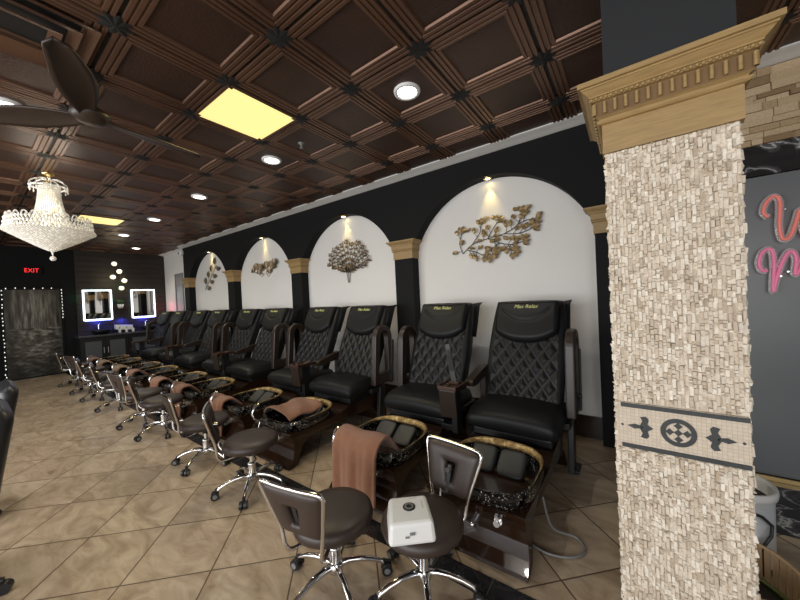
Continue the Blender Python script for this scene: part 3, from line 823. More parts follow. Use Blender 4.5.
# ------------------------------------------------------------------ pedicure massage chairs
def back_pt(t):
    """spine of the backrest: t 0..1 -> (y, z), local to a chair whose origin lies under the seat front"""
    y = .44 + .36 * t + .05 * t * t; z = .46 + .95 * t - .02 * t * t
    return y, z
def make_chair(outer):
    """outer = side (+1 / -1) of the raised loop arm; the inner side carries the low tray arm"""
    root = empty('massage_chair')
    # pedestal: side profile with a flared front foot and an open arch under the tub
    prof = [(-.76, 0), (-.745, .02), (-.70, .07), (-.675, .14), (-.672, .20), (-.690, .25), (-.715, .29), (-.70, .295), (-.1, .30), (.0, .34), (.60, .38), (.66, .30), (.66, 0), (.54, 0), (.50, .10), (.42, .20), (.0, .225), (-.46, .215), (-.575, .17), (-.61, .09), (-.64, .03), (-.69, 0)]
    mb = MB(); n = len(prof)
    def P(u, v, d): return (d * (1 - .05 * max(0, min(1, (v - .05) * 8)) * (1 if u < -.4 else 0)), u, v)
    # triangulated by strips between an upper and a lower chain for clean caps
    up = prof[:12] + [prof[12]]; 
    mb.prism(prof, P, -.315, .315)
    ped = mb.build('pedestal', 'brown_gloss', root, bevel=.012)
    for s in (-1, 1):
        mb = MB()
        mb.box((s * .365, .50, .22), (.045, .10, .44), rot=rx(-.12)); mb.box((s * .375, .535, .012), (.08, .16, .024)); mb.box((s * .35, .46, .42), (.06, .26, .05))
        mb.build('support_bracket', 'dark_plastic', root, bevel=.006)
    # tub
    def ringpts(hw, hl, z0, tilt, cy=-.42, n=48, e=3.2, front=1.0):
        o = []
        for q in range(n):
            a = 2 * PI * q / n
            x = hw * math.copysign(abs(math.cos(a)) ** (2 / e), math.cos(a)); y = hl * math.copysign(abs(math.sin(a)) ** (2 / e), math.sin(a))
            o.append((x * 1.05 + .02, cy + y, z0 + tilt * (y / hl)))
        return o
    mb = MB()
    R = [ringpts(.20, .22, .25, 0), ringpts(.245, .26, .27, .0), ringpts(.278, .292, .315, .0), ringpts(.288, .302, .362, .0), ringpts(.280, .296, .384, .0), ringpts(.255, .272, .380, .0),
         ringpts(.238, .252, .33, .0), ringpts(.22, .23, .28, .0), ringpts(.17, .18, .262, 0), ringpts(.02, .02, .262, 0)]
    for k in range(len(R) - 1):
        for q in range(48):
            q2 = (q + 1) % 48
            mb.add([R[k][q], R[k][q2], R[k + 1][q2], R[k + 1][q]], [(0, 1, 2, 3)], 0)
    bas = mb.build('basin', 'mosaic', root)
    bm = bmesh.new(); bm.from_mesh(bas.data); bmesh.ops.remove_doubles(bm, verts=bm.verts, dist=1e-4); bm.to_mesh(bas.data); bm.free()
    # gold rim wraps the back and the sides of the tub
    mb = MB(); rr = []
    base = ringpts(.274, .292, .384, .0)
    rnd = random.Random(4)
    idx = list(range(-3, 26)); path = [base[i % 48] for i in idx]
    rad = [.0025 + .029 * math.sin(PI * k / (len(idx) - 1)) ** 1.8 + rnd.uniform(-.0015, .0015) for k in range(len(idx))]
    mb.tube([(x, y, z + .012) for x, y, z in path], rad, 10, flat=.62); mb.build('gold_rim', 'goldrim', bas)
    mb = MB(); mb.lathe([(0, .006), (.028, .006), (.034, .002), (.034, -.004)], (.12, -.182, .325), n=20, rot=rx(PI / 2 - .1)); mb.lathe([(0, .009), (.008, .009), (.010, .005)], (.12, -.185, .325), n=10, rot=rx(PI / 2 - .1)); mb.build('jet_cover', 'silver_white', bas)
    for s in (-1, 1):
        mb = MB(); mb.rbox((s * .098 + .02, -.30, .350), (.180, .19, .05), rot=rx(.62), n=5, seg=(24, 12)); mb.build('footrest', 'grey_pad', root)
    mb = MB()
    mb.cyl((.17, -.70, .255), (.17, -.745, .262), .026, .022, 16); mb.cyl((.17, -.745, .262), (.17, -.775, .264), .014, .017, 12); mb.box((.17, -.765, .285), (.016, .014, .05))
    mb.build('tap_knob', 'chrome', root)
    mb = MB(); mb.cyl((.02, -.675, .19), (.02, -.74, .185), .024, .02, 14); mb.cyl((.02, -.74, .185), (.035, -.78, .215), .010, .008, 10); mb.super((.036, -.782, .217), (.014, .014, .014), 2, 2, seg=(10, 8)); mb.build('drain_valve', 'chrome', root)
    mb = MB(); mb.tube([(-.20, -.70, .33), (-.205, -.755, .36), (-.21, -.77, .42), (-.215, -.745, .475), (-.22, -.70, .49)], [.010, .011, .013, .017, .022], 10); mb.tube([(-.20, -.70, .33), (-.19, -.735, .24), (-.13, -.745, .18), (-.06, -.715, .20)], .007, 8); mb.build('spray_handle', 'chrome', root)
    # seat
    mb = MB()
    def seat(u, v):
        a = 2 * PI * u
        e = 4.5
        # cross-section in y-z, lofted along x with v
        s = 2 * v - 1
        k = (1 - abs(s) ** 7) ** (1 / 7) if abs(s) < 1 else 0
        k = max(k, .0)
        y = .295 + .30 * math.copysign(abs(math.cos(a)) ** (2 / 3.6), math.cos(a)) * (.9 + .1 * k); z = .475 + .095 * k * math.copysign(abs(math.sin(a)) ** (2 / 3.2), math.sin(a))
        x = s * .355
        if math.sin(a) > 0: z += .018 * (1 - s * s) * k - .03 * max(0, (.12 - y)) * 3 + .012 * (y - .3)
        return (x, y, z)
    mb.grid(seat, 40, 26, closed_u=True); mb.build('seat', 'black_leather', root)
    mb = MB(); mb.box((0, .30, .375), (.60, .50, .06)); mb.build('seat_base', 'dark_plastic', root, bevel=.01)
    # backrest: lofted superellipse ring, quilted on the front
    mb = MB(); NU, NV = 84, 72
    def back(u, v):
        t = v * 1.0
        a = 2 * PI * u
        y0, z0 = back_pt(t); y1, z1 = back_pt(t + .01); ty, tz = (y1 - y0), (z1 - z0); L = math.hypot(ty, tz); ty /= L; tz /= L
        ny, nz = -tz, ty        # towards the front
        k = 1.0
        if t > .93: k = math.sqrt(max(0, 1 - ((t - .93) / .07) ** 2)); k = .25 + .75 * k if t < .9999 else .02
        hw = .335 - .02 * abs(t - .5) * 2 - .035 * max(0, t - .75) * 4 * .25
        if t > .93: hw *= (.90 + .10 * k)
        hw = hw if t < .9999 else .02
        ht = .085 * k
        x = hw * math.copysign(abs(math.cos(a)) ** (2 / 5), math.cos(a)); n = ht * math.copysign(abs(math.sin(a)) ** (2 / 3.2), math.sin(a))
        d = n
        if math.sin(a) > 0:
            d += .030 * (abs(x) / .33) ** 3 * (1 - t) ** .3      # side wings come forward
        return (x, y0 + ny * d, z0 + nz * d)
    mb.grid(back, NU, NV, closed_u=True); mb.build('backrest', 'quilt', root)
    # head cushion with an arched lower edge
    mb = MB(); yb, zb = back_pt(.84); ang = math.atan2(back_pt(.9)[0] - back_pt(.8)[0], back_pt(.9)[1] - back_pt(.8)[1])
    def head(u, v):
        s = 2 * u - 1; low = -.275 * (1 - .36 * abs(s) ** 2.4); top = .150
        w = top + (low - top) * v; edge = min(1, (1 - abs(s)) / .10) ** .5 * min(1, (1 - v) / .10, v / .08 + .25) ** .5
        arc = -.075 + .10 * abs(s / .72) ** 2.2
        groove = math.exp(-((w - arc) / .010) ** 2) * (1 if abs(s) < .8 else 0)
        d = .075 + .048 * edge + .012 * math.sin(PI * v) - .012 * groove
        if v < .12: d -= (.12 - v) / .12 * .09
        x = .285 * s * (1 - .03 * v)
        return (x, yb - d * math.cos(ang) + w * math.sin(ang), zb + w * math.cos(ang) + d * math.sin(ang))
    mb.grid(head, 41, 31); hd = mb.build('head_cushion', 'black_vinyl', root, solid=.012)
    d = .140; w = .055
    m4 = Matrix.Translation((-.0, yb - d * math.cos(ang) + w * math.sin(ang), zb + w * math.cos(ang) + d * math.sin(ang))) @ Matrix.Rotation(PI / 2 - ang, 4, 'X')
    text_mesh('embroidered_name', 'Max Relax', .050, 'thread', hd, m4, shear=.25, extrude=.0015)
    for s in (-1, 1):       # side flaps of the back cover, hanging past the shoulders with pointed tips
        mb = MB()
        y0, z0 = back_pt(.62); y1, z1 = back_pt(1.0)
        mb.add([(s * .318, y0 - .03, z0 + .02), (s * .346, y0 + .06, z0), (s * .338, y1 + .05, z1 - .03), (s * .345, y1 + .12, z1 + .005), (s * .275, y1 - .05, z1 - .005), (s * .29, y1 - .085, z1 - .05)], [(0, 1, 2, 5), (5, 2, 3, 4)], 0, True)
        mb.build('cover_flap', 'black_leather', root, solid=.012)
    # raised loop arm
    mb = MB()
    def arch(off, zb_, n=18):
        yc, w = .52, .155 - off; zt = 1.05; pts = []
        pts.append((yc - w - .02, zb_ + off))
        for q in range(n + 1):
            a = PI - PI * q / n; pts.append((yc + w * math.cos(a) + .03 * (1), zt - .155 + (.155 - off * .8) * math.sin(a) + .12))
        pts.append((yc + w + .03, zb_ + off)); return pts
    x = outer * .388
    mb.ring(arch(0, .48), arch(.088, .52), lambda u, v, dd: (x + dd, u, v), -.036, .036); mb.build('loop_arm', 'brown_arm', root, bevel=.012)
    mb = MB(); mb.box((x + outer * .028, .68, .72), (.03, .05, .52), rot=rx(-.1)); mb.cyl((x - .02, .59, .60), (x + outer * .055, .59, .60), .016, n=10); mb.build('arm_hinge', 'dark_plastic', root, bevel=.004)
    # low inner arm (right hand chair of a pair) or tray (left hand chair): both sit in the gap between the two seats
    mb = MB()
    if outer > 0:
        x = -.378
        pts = [(.60, .70), (.64, .80), (.54, .81), (.40, .785), (.28, .76), (.19, .74), (.17, .715), (.18, .685), (.28, .68), (.38, .70), (.48, .71)]
        mb.prism(pts, lambda u, v, dd: (x + dd, u, v), -.035, .035); mb.box((x, .54, .60), (.06, .10, .30)); mb.build('low_arm', 'brown_arm', root, bevel=.012)
    else:
        xt = .425
        mb.box((xt, .02, .725), (.168, .26, .018)); mb.box((xt, -.105, .735), (.168, .012, .03)); mb.box((xt - .078, .02, .735), (.012, .26, .03)); mb.box((xt + .078, .02, .735), (.012, .26, .03))
        tr = mb.build('tray', 'tray_wood', root, bevel=.003)
        mb = MB(); mb.lathe([(.040, .0), (.040, .012), (.034, .012), (.034, -.0)], (xt, .075, .735), n=22); mb.build('cup_ring', 'tray_wood', tr)
        mb = MB(); mb.lathe([(.030, .0), (.030, .010), (.025, .010), (.025, 0)], (xt - .036, -.03, .735), n=18); mb.build('cup_ring', 'tray_wood', tr)
        mb = MB(); mb.box((xt, -.085, .60), (.15, .025, .235), rot=rx(.10)); mb.build('tray_apron', 'brown_arm', root, bevel=.006)
        mb = MB(); mb.box((xt, .06, .52), (.05, .10, .40)); mb.box((xt - .06, .08, .35), (.16, .10, .05)); mb.build('tray_post', 'dark_plastic', root, bevel=.004)
    return root
cxs = []
for k in range(5): cxs += [-.78 - 2.03 * k, -1.655 - 2.03 * k]
YB = 2.40
chR = make_chair(1); chL = make_chair(-1)
CL = ['black quilted massage chair nearest the stone pillar, bare basin without towel', 'quilted massage chair with rust towel on its basin and tall remote on its tray',
      'black quilted massage chair with a rust towel lying flat across its basin', 'fourth black massage chair from the stone pillar, long towel on its basin',
      'fifth black massage chair from the stone pillar', 'sixth black massage chair from the stone pillar', 'seventh black massage chair from the stone pillar', 'eighth black massage chair from the stone pillar',
      'ninth black massage chair from the stone pillar, one before the far end', 'farthest black massage chair, beside the vanity counter']
for k, cx in enumerate(cxs):
    src = chR if k % 2 == 0 else chL
    o = src if k < 2 else copy_tree(src)
    o.location = (cx, YB, 0); tag(o, CL[k], 'massage chair', 'pedicure massage chairs along the arcade')
# tall dark tablet standing on the tray between the two nearest chairs
root = empty('tablet_remote', (cxs[1] + .43, YB + .02, .736), 0, 'tall thin dark remote standing on the tray between the two nearest massage chairs', 'remote control')
mb = MB(); mb.box((-.030, .02, .17), (.048, .014, .34), rot=ry(-.18) @ rx(-.05)); mb.build('body', 'dark_plastic', root, bevel=.004)
mb = MB(); mb.box((-.032, .0115, .20), (.036, .004, .18), rot=ry(-.18) @ rx(-.05)); mb.build('screen', 'black_vinyl', root)
mb = MB(); mb.box((0, .02, .012), (.09, .06, .024)); mb.build('stand', 'tray_wood', root, bevel=.004)

# loose power cable on the floor by the nearest chair
mb = MB(); p = curve2([(-.46, 2.02, .25), (-.42, 2.05, .06), (-.30, 2.10, .012), (-.245, 2.02, .010), (-.30, 1.93, .010), (-.41, 1.89, .010), (-.50, 1.90, .015)], 10)
mb.tube(p, .007, 8); o = mb.build('power_cable', 'grey_plastic'); tag(o, 'grey cable looped on the floor beside the nearest massage chair', 'cable')

# towels over the tub lips
def towel(cx, off, w, drop, seed, m='towel', inner=.16):
    """hangs from inside the tub over its front lip and down in front; local origin on the lip"""
    rnd = random.Random(seed); ph = rnd.uniform(0, 6)
    hp = .090 if seed == 1 else .050; ex = .035 if seed == 1 else .0
    path = curve2([(inner, -.055), (inner * .55, hp * .45), (.05, hp * .92), (.0, hp), (-.040 - ex * .5, hp * .75), (-.060 - ex, .0), (-.064 - ex, -.08), (-.072 - ex, -drop * .6), (-.080 - ex, -drop)], 5)
    mb = MB(); n = len(path)
    def f(u, v):
        k = min(n - 1, v * (n - 1)); i = min(int(k), n - 2); t = k - i
        y = path[i][0] * (1 - t) + path[i + 1][0] * t; z = path[i][1] * (1 - t) + path[i + 1][1] * t
        h = max(0, v - .45) / .55
        x = (u - .5) * w * (1 - .06 * h) + .012 * h * math.sin(3 * u + ph)
        y += -.014 * h * (1 + math.sin(u * 15 + ph + 1.5 * v)) - .006 * h * math.sin(u * 31 + ph)
        z += .006 * math.sin(u * 9 + ph) * (1 - h) + .012 * h * math.sin(u * 4 + ph)
        return (x, y, z)
    mb.grid(f, 36, 44)
    o = mb.build('towel', m, solid=.020); o.location = (cx + off, YB - .690, .392 + (.022 if seed == 1 else 0)); return o
TW = [(1, .02, .42, .330, 'towel', 'rust brown towel hanging over the basin of the second chair from the stone pillar'),
      (3, -.14, .30, .33, 'towel', 'long brown towel hanging over the basin of the fourth massage chair from the stone pillar'),
      (4, -.12, .30, .33, 'towel', 'brown towel hanging on the basin of the fifth massage chair from the stone pillar'),
      (5, -.06, .34, .28, 'towel', 'brown towel hanging on the basin of the sixth massage chair from the stone pillar'),
      (6, -.10, .32, .27, 'towel', 'brown towel hanging on the basin of the seventh massage chair from the stone pillar'),
      (7, -.06, .34, .25, 'towel_tan', 'tan towel hanging on the basin of the eighth massage chair from the stone pillar'),
      (8, -.08, .34, .25, 'towel_tan', 'tan towel hanging on the basin of the ninth massage chair from the stone pillar'),
      (9, -.06, .34, .24, 'towel', 'brown towel hanging on the basin of the farthest massage chair')]
for k, off, w, dr, m, lb in TW:
    tag(towel(cxs[k], off, w, dr, k, m), lb, 'towel', 'brown towels on the foot basins')
# the flat towel across the third tub
mb = MB()
def flat(u, v):
    x = (u - .5) * .44; y = (v - .5) * .40
    return (x, y, .055 - .06 * (abs(u - .5) * 2) ** 4 + .012 * math.sin(v * 9 + u * 5) - .02 * (1 - abs(2 * u - 1)) * (1 - (2 * v - 1) ** 2))
mb.grid(flat, 26, 26); o = mb.build('towel', 'towel', solid=.014); o.location = (cxs[2] - .03, YB - .43, .392)
tag(o, 'rust brown towel lying flat across the third basin from the stone pillar', 'towel', 'brown towels on the foot basins')

# ------------------------------------------------------------------ technician stools
def make_stool():
    root = empty('pedicure_stool')
    mb = MB(); mb.lathe([(0, .335), (.12, .335), (.175, .340), (.203, .355), (.210, .378), (.204, .402), (.185, .418), (.13, .426), (.06, .428), (0, .428)], n=48); mb.build('seat', 'stool_leather', root)
    mb = MB(); mb.box((0, 0, .326), (.20, .20, .016)); mb.cyl((0, 0, .27), (0, 0, .322), .028, .034, 16); mb.tube([(.03, 0, .31), (.12, .02, .305), (.17, .03, .30)], .006, 8); mb.build('seat_plate', 'dark_plastic', root, bevel=.003)
    mb = MB(); mb.cyl((0, 0, .08), (0, 0, .20), .029, .029, 18); mb.cyl((0, 0, .20), (0, 0, .30), .0165, .0165, 16); mb.lathe([(.029, .195), (.033, .20), (.033, .212), (.018, .216)], n=18); mb.build('gas_lift', 'chrome', root)
    mb = MB(); mb.lathe([(0, .07), (.034, .07), (.042, .085), (.042, .118), (.032, .128), (0, .128)], n=20); mb.build('hub', 'chrome', root)
    # backrest: trapezoid panel with a slot; y(z) leans away from the seat
    def Y(u, z): return -.235 - .26 * (z - .44) + .35 * u * u
    N_ = 40
    def outline(hw0, hw1, z0, z1, r):
        pts = []
        for q in range(N_):
            a = 2 * PI * q / N_ + PI / N_
            x = math.copysign(abs(math.cos(a)) ** (2 / r), math.cos(a)); z = math.copysign(abs(math.sin(a)) ** (2 / r), math.sin(a))
            t = (z + 1) / 2
            pts.append(((hw0 + (hw1 - hw0) * t) * x, z0 + (z1 - z0) * t))
        return pts
    O = outline(.122, .181, .445, .701, 9); I = outline(.018, .034, .510, .610, 6)
    mb = MB(); th = .022
    lay = []
    for k in range(6):
        t = k / 5; pr = [(o[0] * (1 - t) + i[0] * t, o[1] * (1 - t) + i[1] * t) for o, i in zip(O, I)]
        e = .35 if k in (0,) else (.8 if k in (1,) else 1)
        if k == 5: e = .5
        lay.append(([(u, Y(u, v) - th * e, v) for u, v in pr], [(u, Y(u, v) + th * e, v) for u, v in pr]))
    for side in (0, 1):
        for k in range(5):
            A, B = lay[k][side], lay[k + 1][side]
            for q in range(N_):
                r2 = (q + 1) % N_; mb.add([A[q], A[r2], B[r2], B[q]], [(0, 1, 2, 3)], 0)
    for k in (0, 5):
        A, B = lay[k]
        for q in range(N_):
            r2 = (q + 1) % N_; mb.add([A[q], A[r2], B[r2], B[q]], [(0, 1, 2, 3)], 0)
    b = mb.build('backrest', 'stool_leather', root)
    bm = bmesh.new(); bm.from_mesh(b.data); bmesh.ops.remove_doubles(bm, verts=bm.verts, dist=1e-4); bmesh.ops.recalc_face_normals(bm, faces=bm.faces); bm.to_mesh(b.data); bm.free()
    # chrome frame: up one side, across the top, down the other, then forward under the seat
    fr = []
    half = [(.045, -.06, .318), (.075, -.15, .316), (.095, -.205, .322), (.108, -.232, .36), (.124, None, .45), (.153, None, .56), (.181, None, .672), (.178, None, .698), (.158, None, .708), (.08, None, .709), (0, None, .709)]
    H_ = [(x, (Y(x, z) - .006 if y is None else y), z) for x, y, z in half]
    path = curve2(H_ + [(-x, y, z) for x, y, z in H_[-2::-1]], 6)
    mb = MB(); mb.tube(path, .0105, 8); mb.build('back_frame', 'chrome', root)
    mb = MB(); mb.box((0, Y(0, .50) + .004, .52), (.026, .026, .16), rot=rx(.25)); mb.build('back_bracket', 'dark_plastic', root, bevel=.003)
    mb = MB(); mb.cyl((0, Y(0, .56) + .012, .575), (0, Y(0, .56) + .040, .575), .017, .015, 14); mb.build('back_knob', 'chrome', root)
    for k in range(5):
        a = 2 * PI * k / 5 + .5; c, s = math.cos(a), math.sin(a)
        mb = MB(); mb.tube([(c * r, s * r, z) for r, z in ((.030, .108), (.07, .116), (.13, .112), (.19, .096), (.235, .076), (.255, .062))], [.017, .0165, .015, .0135, .012, .011], 10, flat=1.15)
        leg = mb.build('leg', 'chrome', root)
        # twin wheel caster
        mb = MB(); px, py = c * .255, s * .255
        for w in (-1, 1):
            wx, wy = px - s * .016 * w + c * .014, py + c * .016 * w + s * .014
            mb.cyl((wx + s * .010 , wy - c * .010, .029), (wx - s * .010, wy + c * .010, .029), .029, n=18)
        mb.cyl((px, py, .045), (px, py, .078), .012, n=10)
        cs = mb.build('caster', 'dark_plastic', leg, bevel=.003)
        if k >= 0:
            mb = MB()
            for w in (-1, 1):
                wx, wy = px - s * .029 * w + c * .014, py + c * .029 * w + s * .014
                mb.cyl((px - s * .026 * w + c * .014, py + c * .026 * w + s * .014, .029), (wx - s * .0015 * w, wy + c * .0015 * w, .029), .016, n=14)
            # the hub caps belong to the caster: joined into its mesh as a second material
            hc = mb.build('caster_cap', 'grey_plastic', None)
            me = cs.data; bm = bmesh.new(); bm.from_mesh(me); nf = len(bm.faces); bm.from_mesh(hc.data); bm.faces.ensure_lookup_table()
            for f in bm.faces[nf:]: f.material_index = 1
            bm.to_mesh(me); bm.free(); me.materials.append(M['grey_plastic']); bpy.data.objects.remove(hc)
    return root
# place, turn of the back, direction of one leg, height scale, drop of the back, label
ST = [((-1.30, 1.11), 11, 47, .965, 0, 'nearest brown stool seen from behind, empty round seat'),
      ((-.886, 1.33), 172, 20, .93, .02, 'brown stool with the white device on its seat'),
      ((-2.53, 1.34), -28, 29, 1, 0, 'third brown stool from the front, edge of its back turned to the camera'),
      ((-3.37, 1.345), -8, 12, 1, 0, 'fourth brown stool from the front, back toward the aisle'),
      ((-4.60, 1.385), -16, 61, 1, 0, 'fifth brown stool from the front, chrome back frame seen edge on'),
      ((-5.23, 1.37), 8, 58, 1, 0, 'sixth brown stool from the front'),
      ((-6.45, 1.39), -14, 60, 1, 0, 'seventh brown stool from the front'),
      ((-7.42, 1.39), -12, 56, 1, 0, 'eighth brown stool from the front'),
      ((-8.30, 1.39), 14, 60, 1, 0, 'ninth brown stool from the front, second from the far wall'),
      ((-9.35, 1.38), -6, 58, 1, 0, 'farthest brown stool, nearest the picture door')]
st = make_stool()
for k, ((x, y), a, la, zs, drop, lb) in enumerate(ST):
    o = st if k == 0 else copy_tree(st)
    for ch in o.children:
        if ch.name.startswith('back'): ch.location.z = -drop
        if ch.name.startswith('leg'): ch.rotation_euler = (0, 0, math.radians(la - a) - .5)
    o.scale = (1, 1, zs)
    o.location = (x, y, 0); o.rotation_euler = (0, 0, math.radians(a)); tag(o, lb, 'stool', 'brown rolling stools')

# white device on the second stool
def device():
    root = empty('white_device', (-.872, 1.205, .399), math.radians(41), 'white plastic box shaped device with a round black dial, resting on a stool', 'device')
    mb = MB(); o = []
    def P(u, v):
        return None
    b = [(-.093, -.092, 0), (.093, -.092, 0), (.093, .092, 0), (-.093, .092, 0)]; t = [(-.086, -.082, .088), (.086, -.082, .088), (.080, .084, .094), (-.080, .084, .094)]
    mb.add(b + t, [(3, 2, 1, 0), (4, 5, 6, 7), (0, 1, 5, 4), (1, 2, 6, 5), (2, 3, 7, 6), (3, 0, 4, 7)], 0, False)
    body = mb.build('body', 'white_plastic', root, bevel=.014)
    mb = MB(); mb.lathe([(0, .094), (.0135, .094), (.022, .0955), (.026, .094), (.026, .088)], (.0, .012, -.0005), n=28); d = mb.build('dial', 'dark_plastic', root)
    mb = MB(); mb.lathe([(.012, .0955), (.016, .0968), (.0185, .0955)], (.0, .012, 0), n=24); mb.build('dial_ring', 'grey_plastic', d)
    mb = MB(); mb.box((.055, .02, .0925), (.008, .05, .0012), rot=rx(.03)); mb.box((.02, .062, .0935), (.03, .006, .0012), rot=rx(.03)); mb.box((-.055, .02, .0925), (.004, .004, .0012)); mb.build('button_mark', 'silver_white', root)
    mb = MB(); mb.box((.0, -.0905, .05), (.020, .003, .010), rot=rz_(0)); mb.box((-.02, -.0912, .038), (.016, .003, .006)); mb.build('front_mark', 'grey_plastic', root)
device(); bpy.data.objects['white_device'].scale = (1.16, 1.14, 1.06)

# ------------------------------------------------------------------ far wall
def far():
    X = XW + .001
    # planked strip of the wall behind the mirrors
    mb = MB(); n = 22
    for k in range(n):
        z0 = k * H / n; mb.box((X + .006, 2.68, z0 + H / n / 2), (.012, 1.92, H / n - .008))
    struct('trim_7', mb, 'shiplap')
    # picture door with its lit border
    d = empty('door_1', (X, 1.0, 0)); d['kind'] = 'structure'
    mb = MB(); mb.box((.010, 0, 1.045), (.02, .90, 2.05)); mb.build('mural_print', 'mural', d)
    mb = MB(); mb.ring([(-.48, .0), (.48, .0), (.48, 2.12), (-.48, 2.12)], [(-.44, .03), (.44, .03), (.44, 2.07), (-.44, 2.07)], lambda u, v, dd: (dd, u, v), 0, .03); mb.build('door_frame', 'black_paint', d)
    lights = empty('string_light', (X + .035, 1.0, 0), 0, 'string of small white bulbs round the picture door', 'string lights')
    mb = MB(); mb.tube([(0, -.465, .05), (0, -.465, 2.10), (0, .465, 2.10), (0, .465, 1.35)], .004, 6); mb.build('wire', 'dark_plastic', lights)
    rnd = random.Random(2)
    sp_ = [(-.465 + rnd.uniform(-.008, .008), .08 + k * .098 + rnd.uniform(-.02, .02)) for k in range(21)] + [(-.40 + k * .14, 2.10 + rnd.uniform(-.01, .01)) for k in range(6)] + [(.465 + rnd.uniform(-.006, .006), 2.06 - k * .075) for k in range(10)]
    mb = MB(); mb.super((0, 0, 0), (.008, .009, .015), 2, 2, seg=(8, 6)); b0 = mb.build('bulb', 'em_bulb', lights)
    for k, (yy, zz) in enumerate(sp_):
        b1 = b0 if k == 0 else copy_tree(b0)
        b1.parent = lights; b1.location = (.006, yy, zz)
    # exit sign
    e = empty('exit_sign', (X, 1.0, 2.52), 0, 'red lit EXIT sign on the black wall above the picture door', 'exit sign')
    mb = MB(); mb.box((.02, 0, 0), (.04, .34, .20)); mb.build('housing', 'black_paint', e, bevel=.004)
    m4 = Matrix.Translation((.043, 0, -.0)) @ Matrix(((0, 0, 1, 0), (.80, 0, 0, 0), (0, 1, 0, 0), (0, 0, 0, 1)))
    text_mesh('exit_lettering', 'EXIT', .135, 'em_exit', e, m4, extrude=.002, spacing=1.05)
    # led mirrors
    for (y0, y1, lb) in ((1.83, 2.40, 'square wall mirror with a glowing white frame, next to the picture door'), (2.81, 3.36, 'square wall mirror with a glowing white frame, next to the corner by the massage chairs')):
        yc = (y0 + y1) / 2; zc = 1.655; hw = (y1 - y0) / 2; hh = .40
        r = empty('led_mirror', (X + .014, yc, zc), 0, lb, 'mirror', 'led mirrors on the far wall')
        mb = MB(); mb.box((.015, 0, 0), (.03, 2 * hw - .01, 2 * hh - .01)); mb.build('mirror_glass', 'mirror', r)
        mb = MB(); q = .032; mb.ring([(-hw, -hh), (hw, -hh), (hw, hh), (-hw, hh)], [(-hw + q, -hh + q), (hw - q, -hh + q), (hw - q, hh - q), (-hw + q, hh - q)], lambda u, v, dd: (dd, u, v), .004, .034); mb.build('led_frame', 'em_mirror', r)
        mb = MB(); mb.box((.006, 0, -hh - .012), (.012, 2 * hw * .9, .014)); mb.build('blue_strip', 'em_blue', r)
    # vanity with two vessel basins
    v = empty('vanity_counter', (X, 2.62, 0), 0, 'black vanity counter with frosted grey doors under the glowing mirrors', 'counter')
    mb = MB(); mb.box((.29, 0, .87), (.58, 1.96, .045)); mb.build('worktop', 'counter', v, bevel=.005)
    mb = MB(); mb.box((.27, 0, .425), (.52, 1.90, .845)); mb.build('cabinet', 'dark_plastic', v)
    for k in range(4):
        yy = -.72 + k * .46
        mb = MB(); mb.box((.536, yy, .43), (.012, .43, .74)); dd = mb.build('door', 'dark_plastic', v)
        if k < 2 or True:
            mb = MB(); mb.box((.544, yy, .43), (.006, .30, .62)); mb.build('door_panel', 'cabinet_grey', dd)
            mb = MB(); mb.box((.556, yy + .19 * (1 if k % 2 == 0 else -1), .5), (.012, .012, .14)); mb.build('handle', 'steel', dd)
    for (y, lb) in ((2.10, 'black vessel washbasin on the counter under the mirror nearer the door'), (3.10, 'black vessel washbasin on the counter under the mirror nearer the corner')):
        b = empty('vessel_basin', (X + .30, y, .893), 0, lb, 'washbasin', 'vessel basins on the vanity')
        mb = MB(); mb.lathe([(0, .0), (.10, .0), (.17, .05), (.215, .12), (.205, .12), (.16, .055), (.09, .02), (0, .018)], n=32); mb.build('bowl', 'black_vinyl', b)
        mb = MB(); mb.cyl((-.24, 0, 0), (-.24, 0, .26), .014, n=10); mb.tube([(-.24, 0, .25), (-.19, 0, .275), (-.13, 0, .25)], .010, 8); mb.build('tap', 'chrome', b)
    r = empty('wall_shelf', (X + .014, 2.56, 1.53), 0, 'small dark shelf on the wall between the two glowing mirrors', 'shelf')
    mb = MB(); mb.box((.07, 0, 0), (.14, .36, .025)); mb.build('board', 'tray_wood', r); mb = MB(); mb.box((.03, -.12, -.03), (.06, .015, .05)); mb.box((.03, .12, -.03), (.06, .015, .05)); mb.build('bracket', 'dark_plastic', r)
    r = empty('potted_plant', (X + .09, 2.56, 1.543), 0, 'little green plant in a white pot on the wall shelf', 'plant')
    mb = MB(); mb.lathe([(0, 0), (.05, 0), (.07, .11), (.062, .11), (.05, .09), (0, .09)], n=20); mb.build('pot', 'white_plastic', r)
    mb = MB(); rnd = random.Random(6)
    for k in range(16):
        a = 2 * PI * k / 16 + rnd.uniform(-.2, .2); l = rnd.uniform(.10, .17); up = rnd.uniform(.05, .14); c, s = math.cos(a), math.sin(a)
        mb.add([(0, 0, .09), (c * l * .5 - s * .022, s * l * .5 + c * .022, .11 + up), (c * l, s * l, .10 + up * .8), (c * l * .5 + s * .022, s * l * .5 - c * .022, .11 + up)], [(0, 1, 2, 3)], 0, False)
    mb.build('foliage', 'plant', r)
    r = empty('paper_tray', (X + .18, 2.58, .893), .0, 'white tilted box of folded paper towels on the vanity between the basins', 'paper towels')
    mb = MB(); mb.box((0, 0, .13), (.16, .36, .13), rot=rx(-.10)); mb.build('box', 'white_plastic', r, bevel=.006); mb = MB(); mb.box((0, 0, .035), (.14, .30, .07)); mb.build('stand', 'dark_plastic', r)
    rnd = random.Random(9)
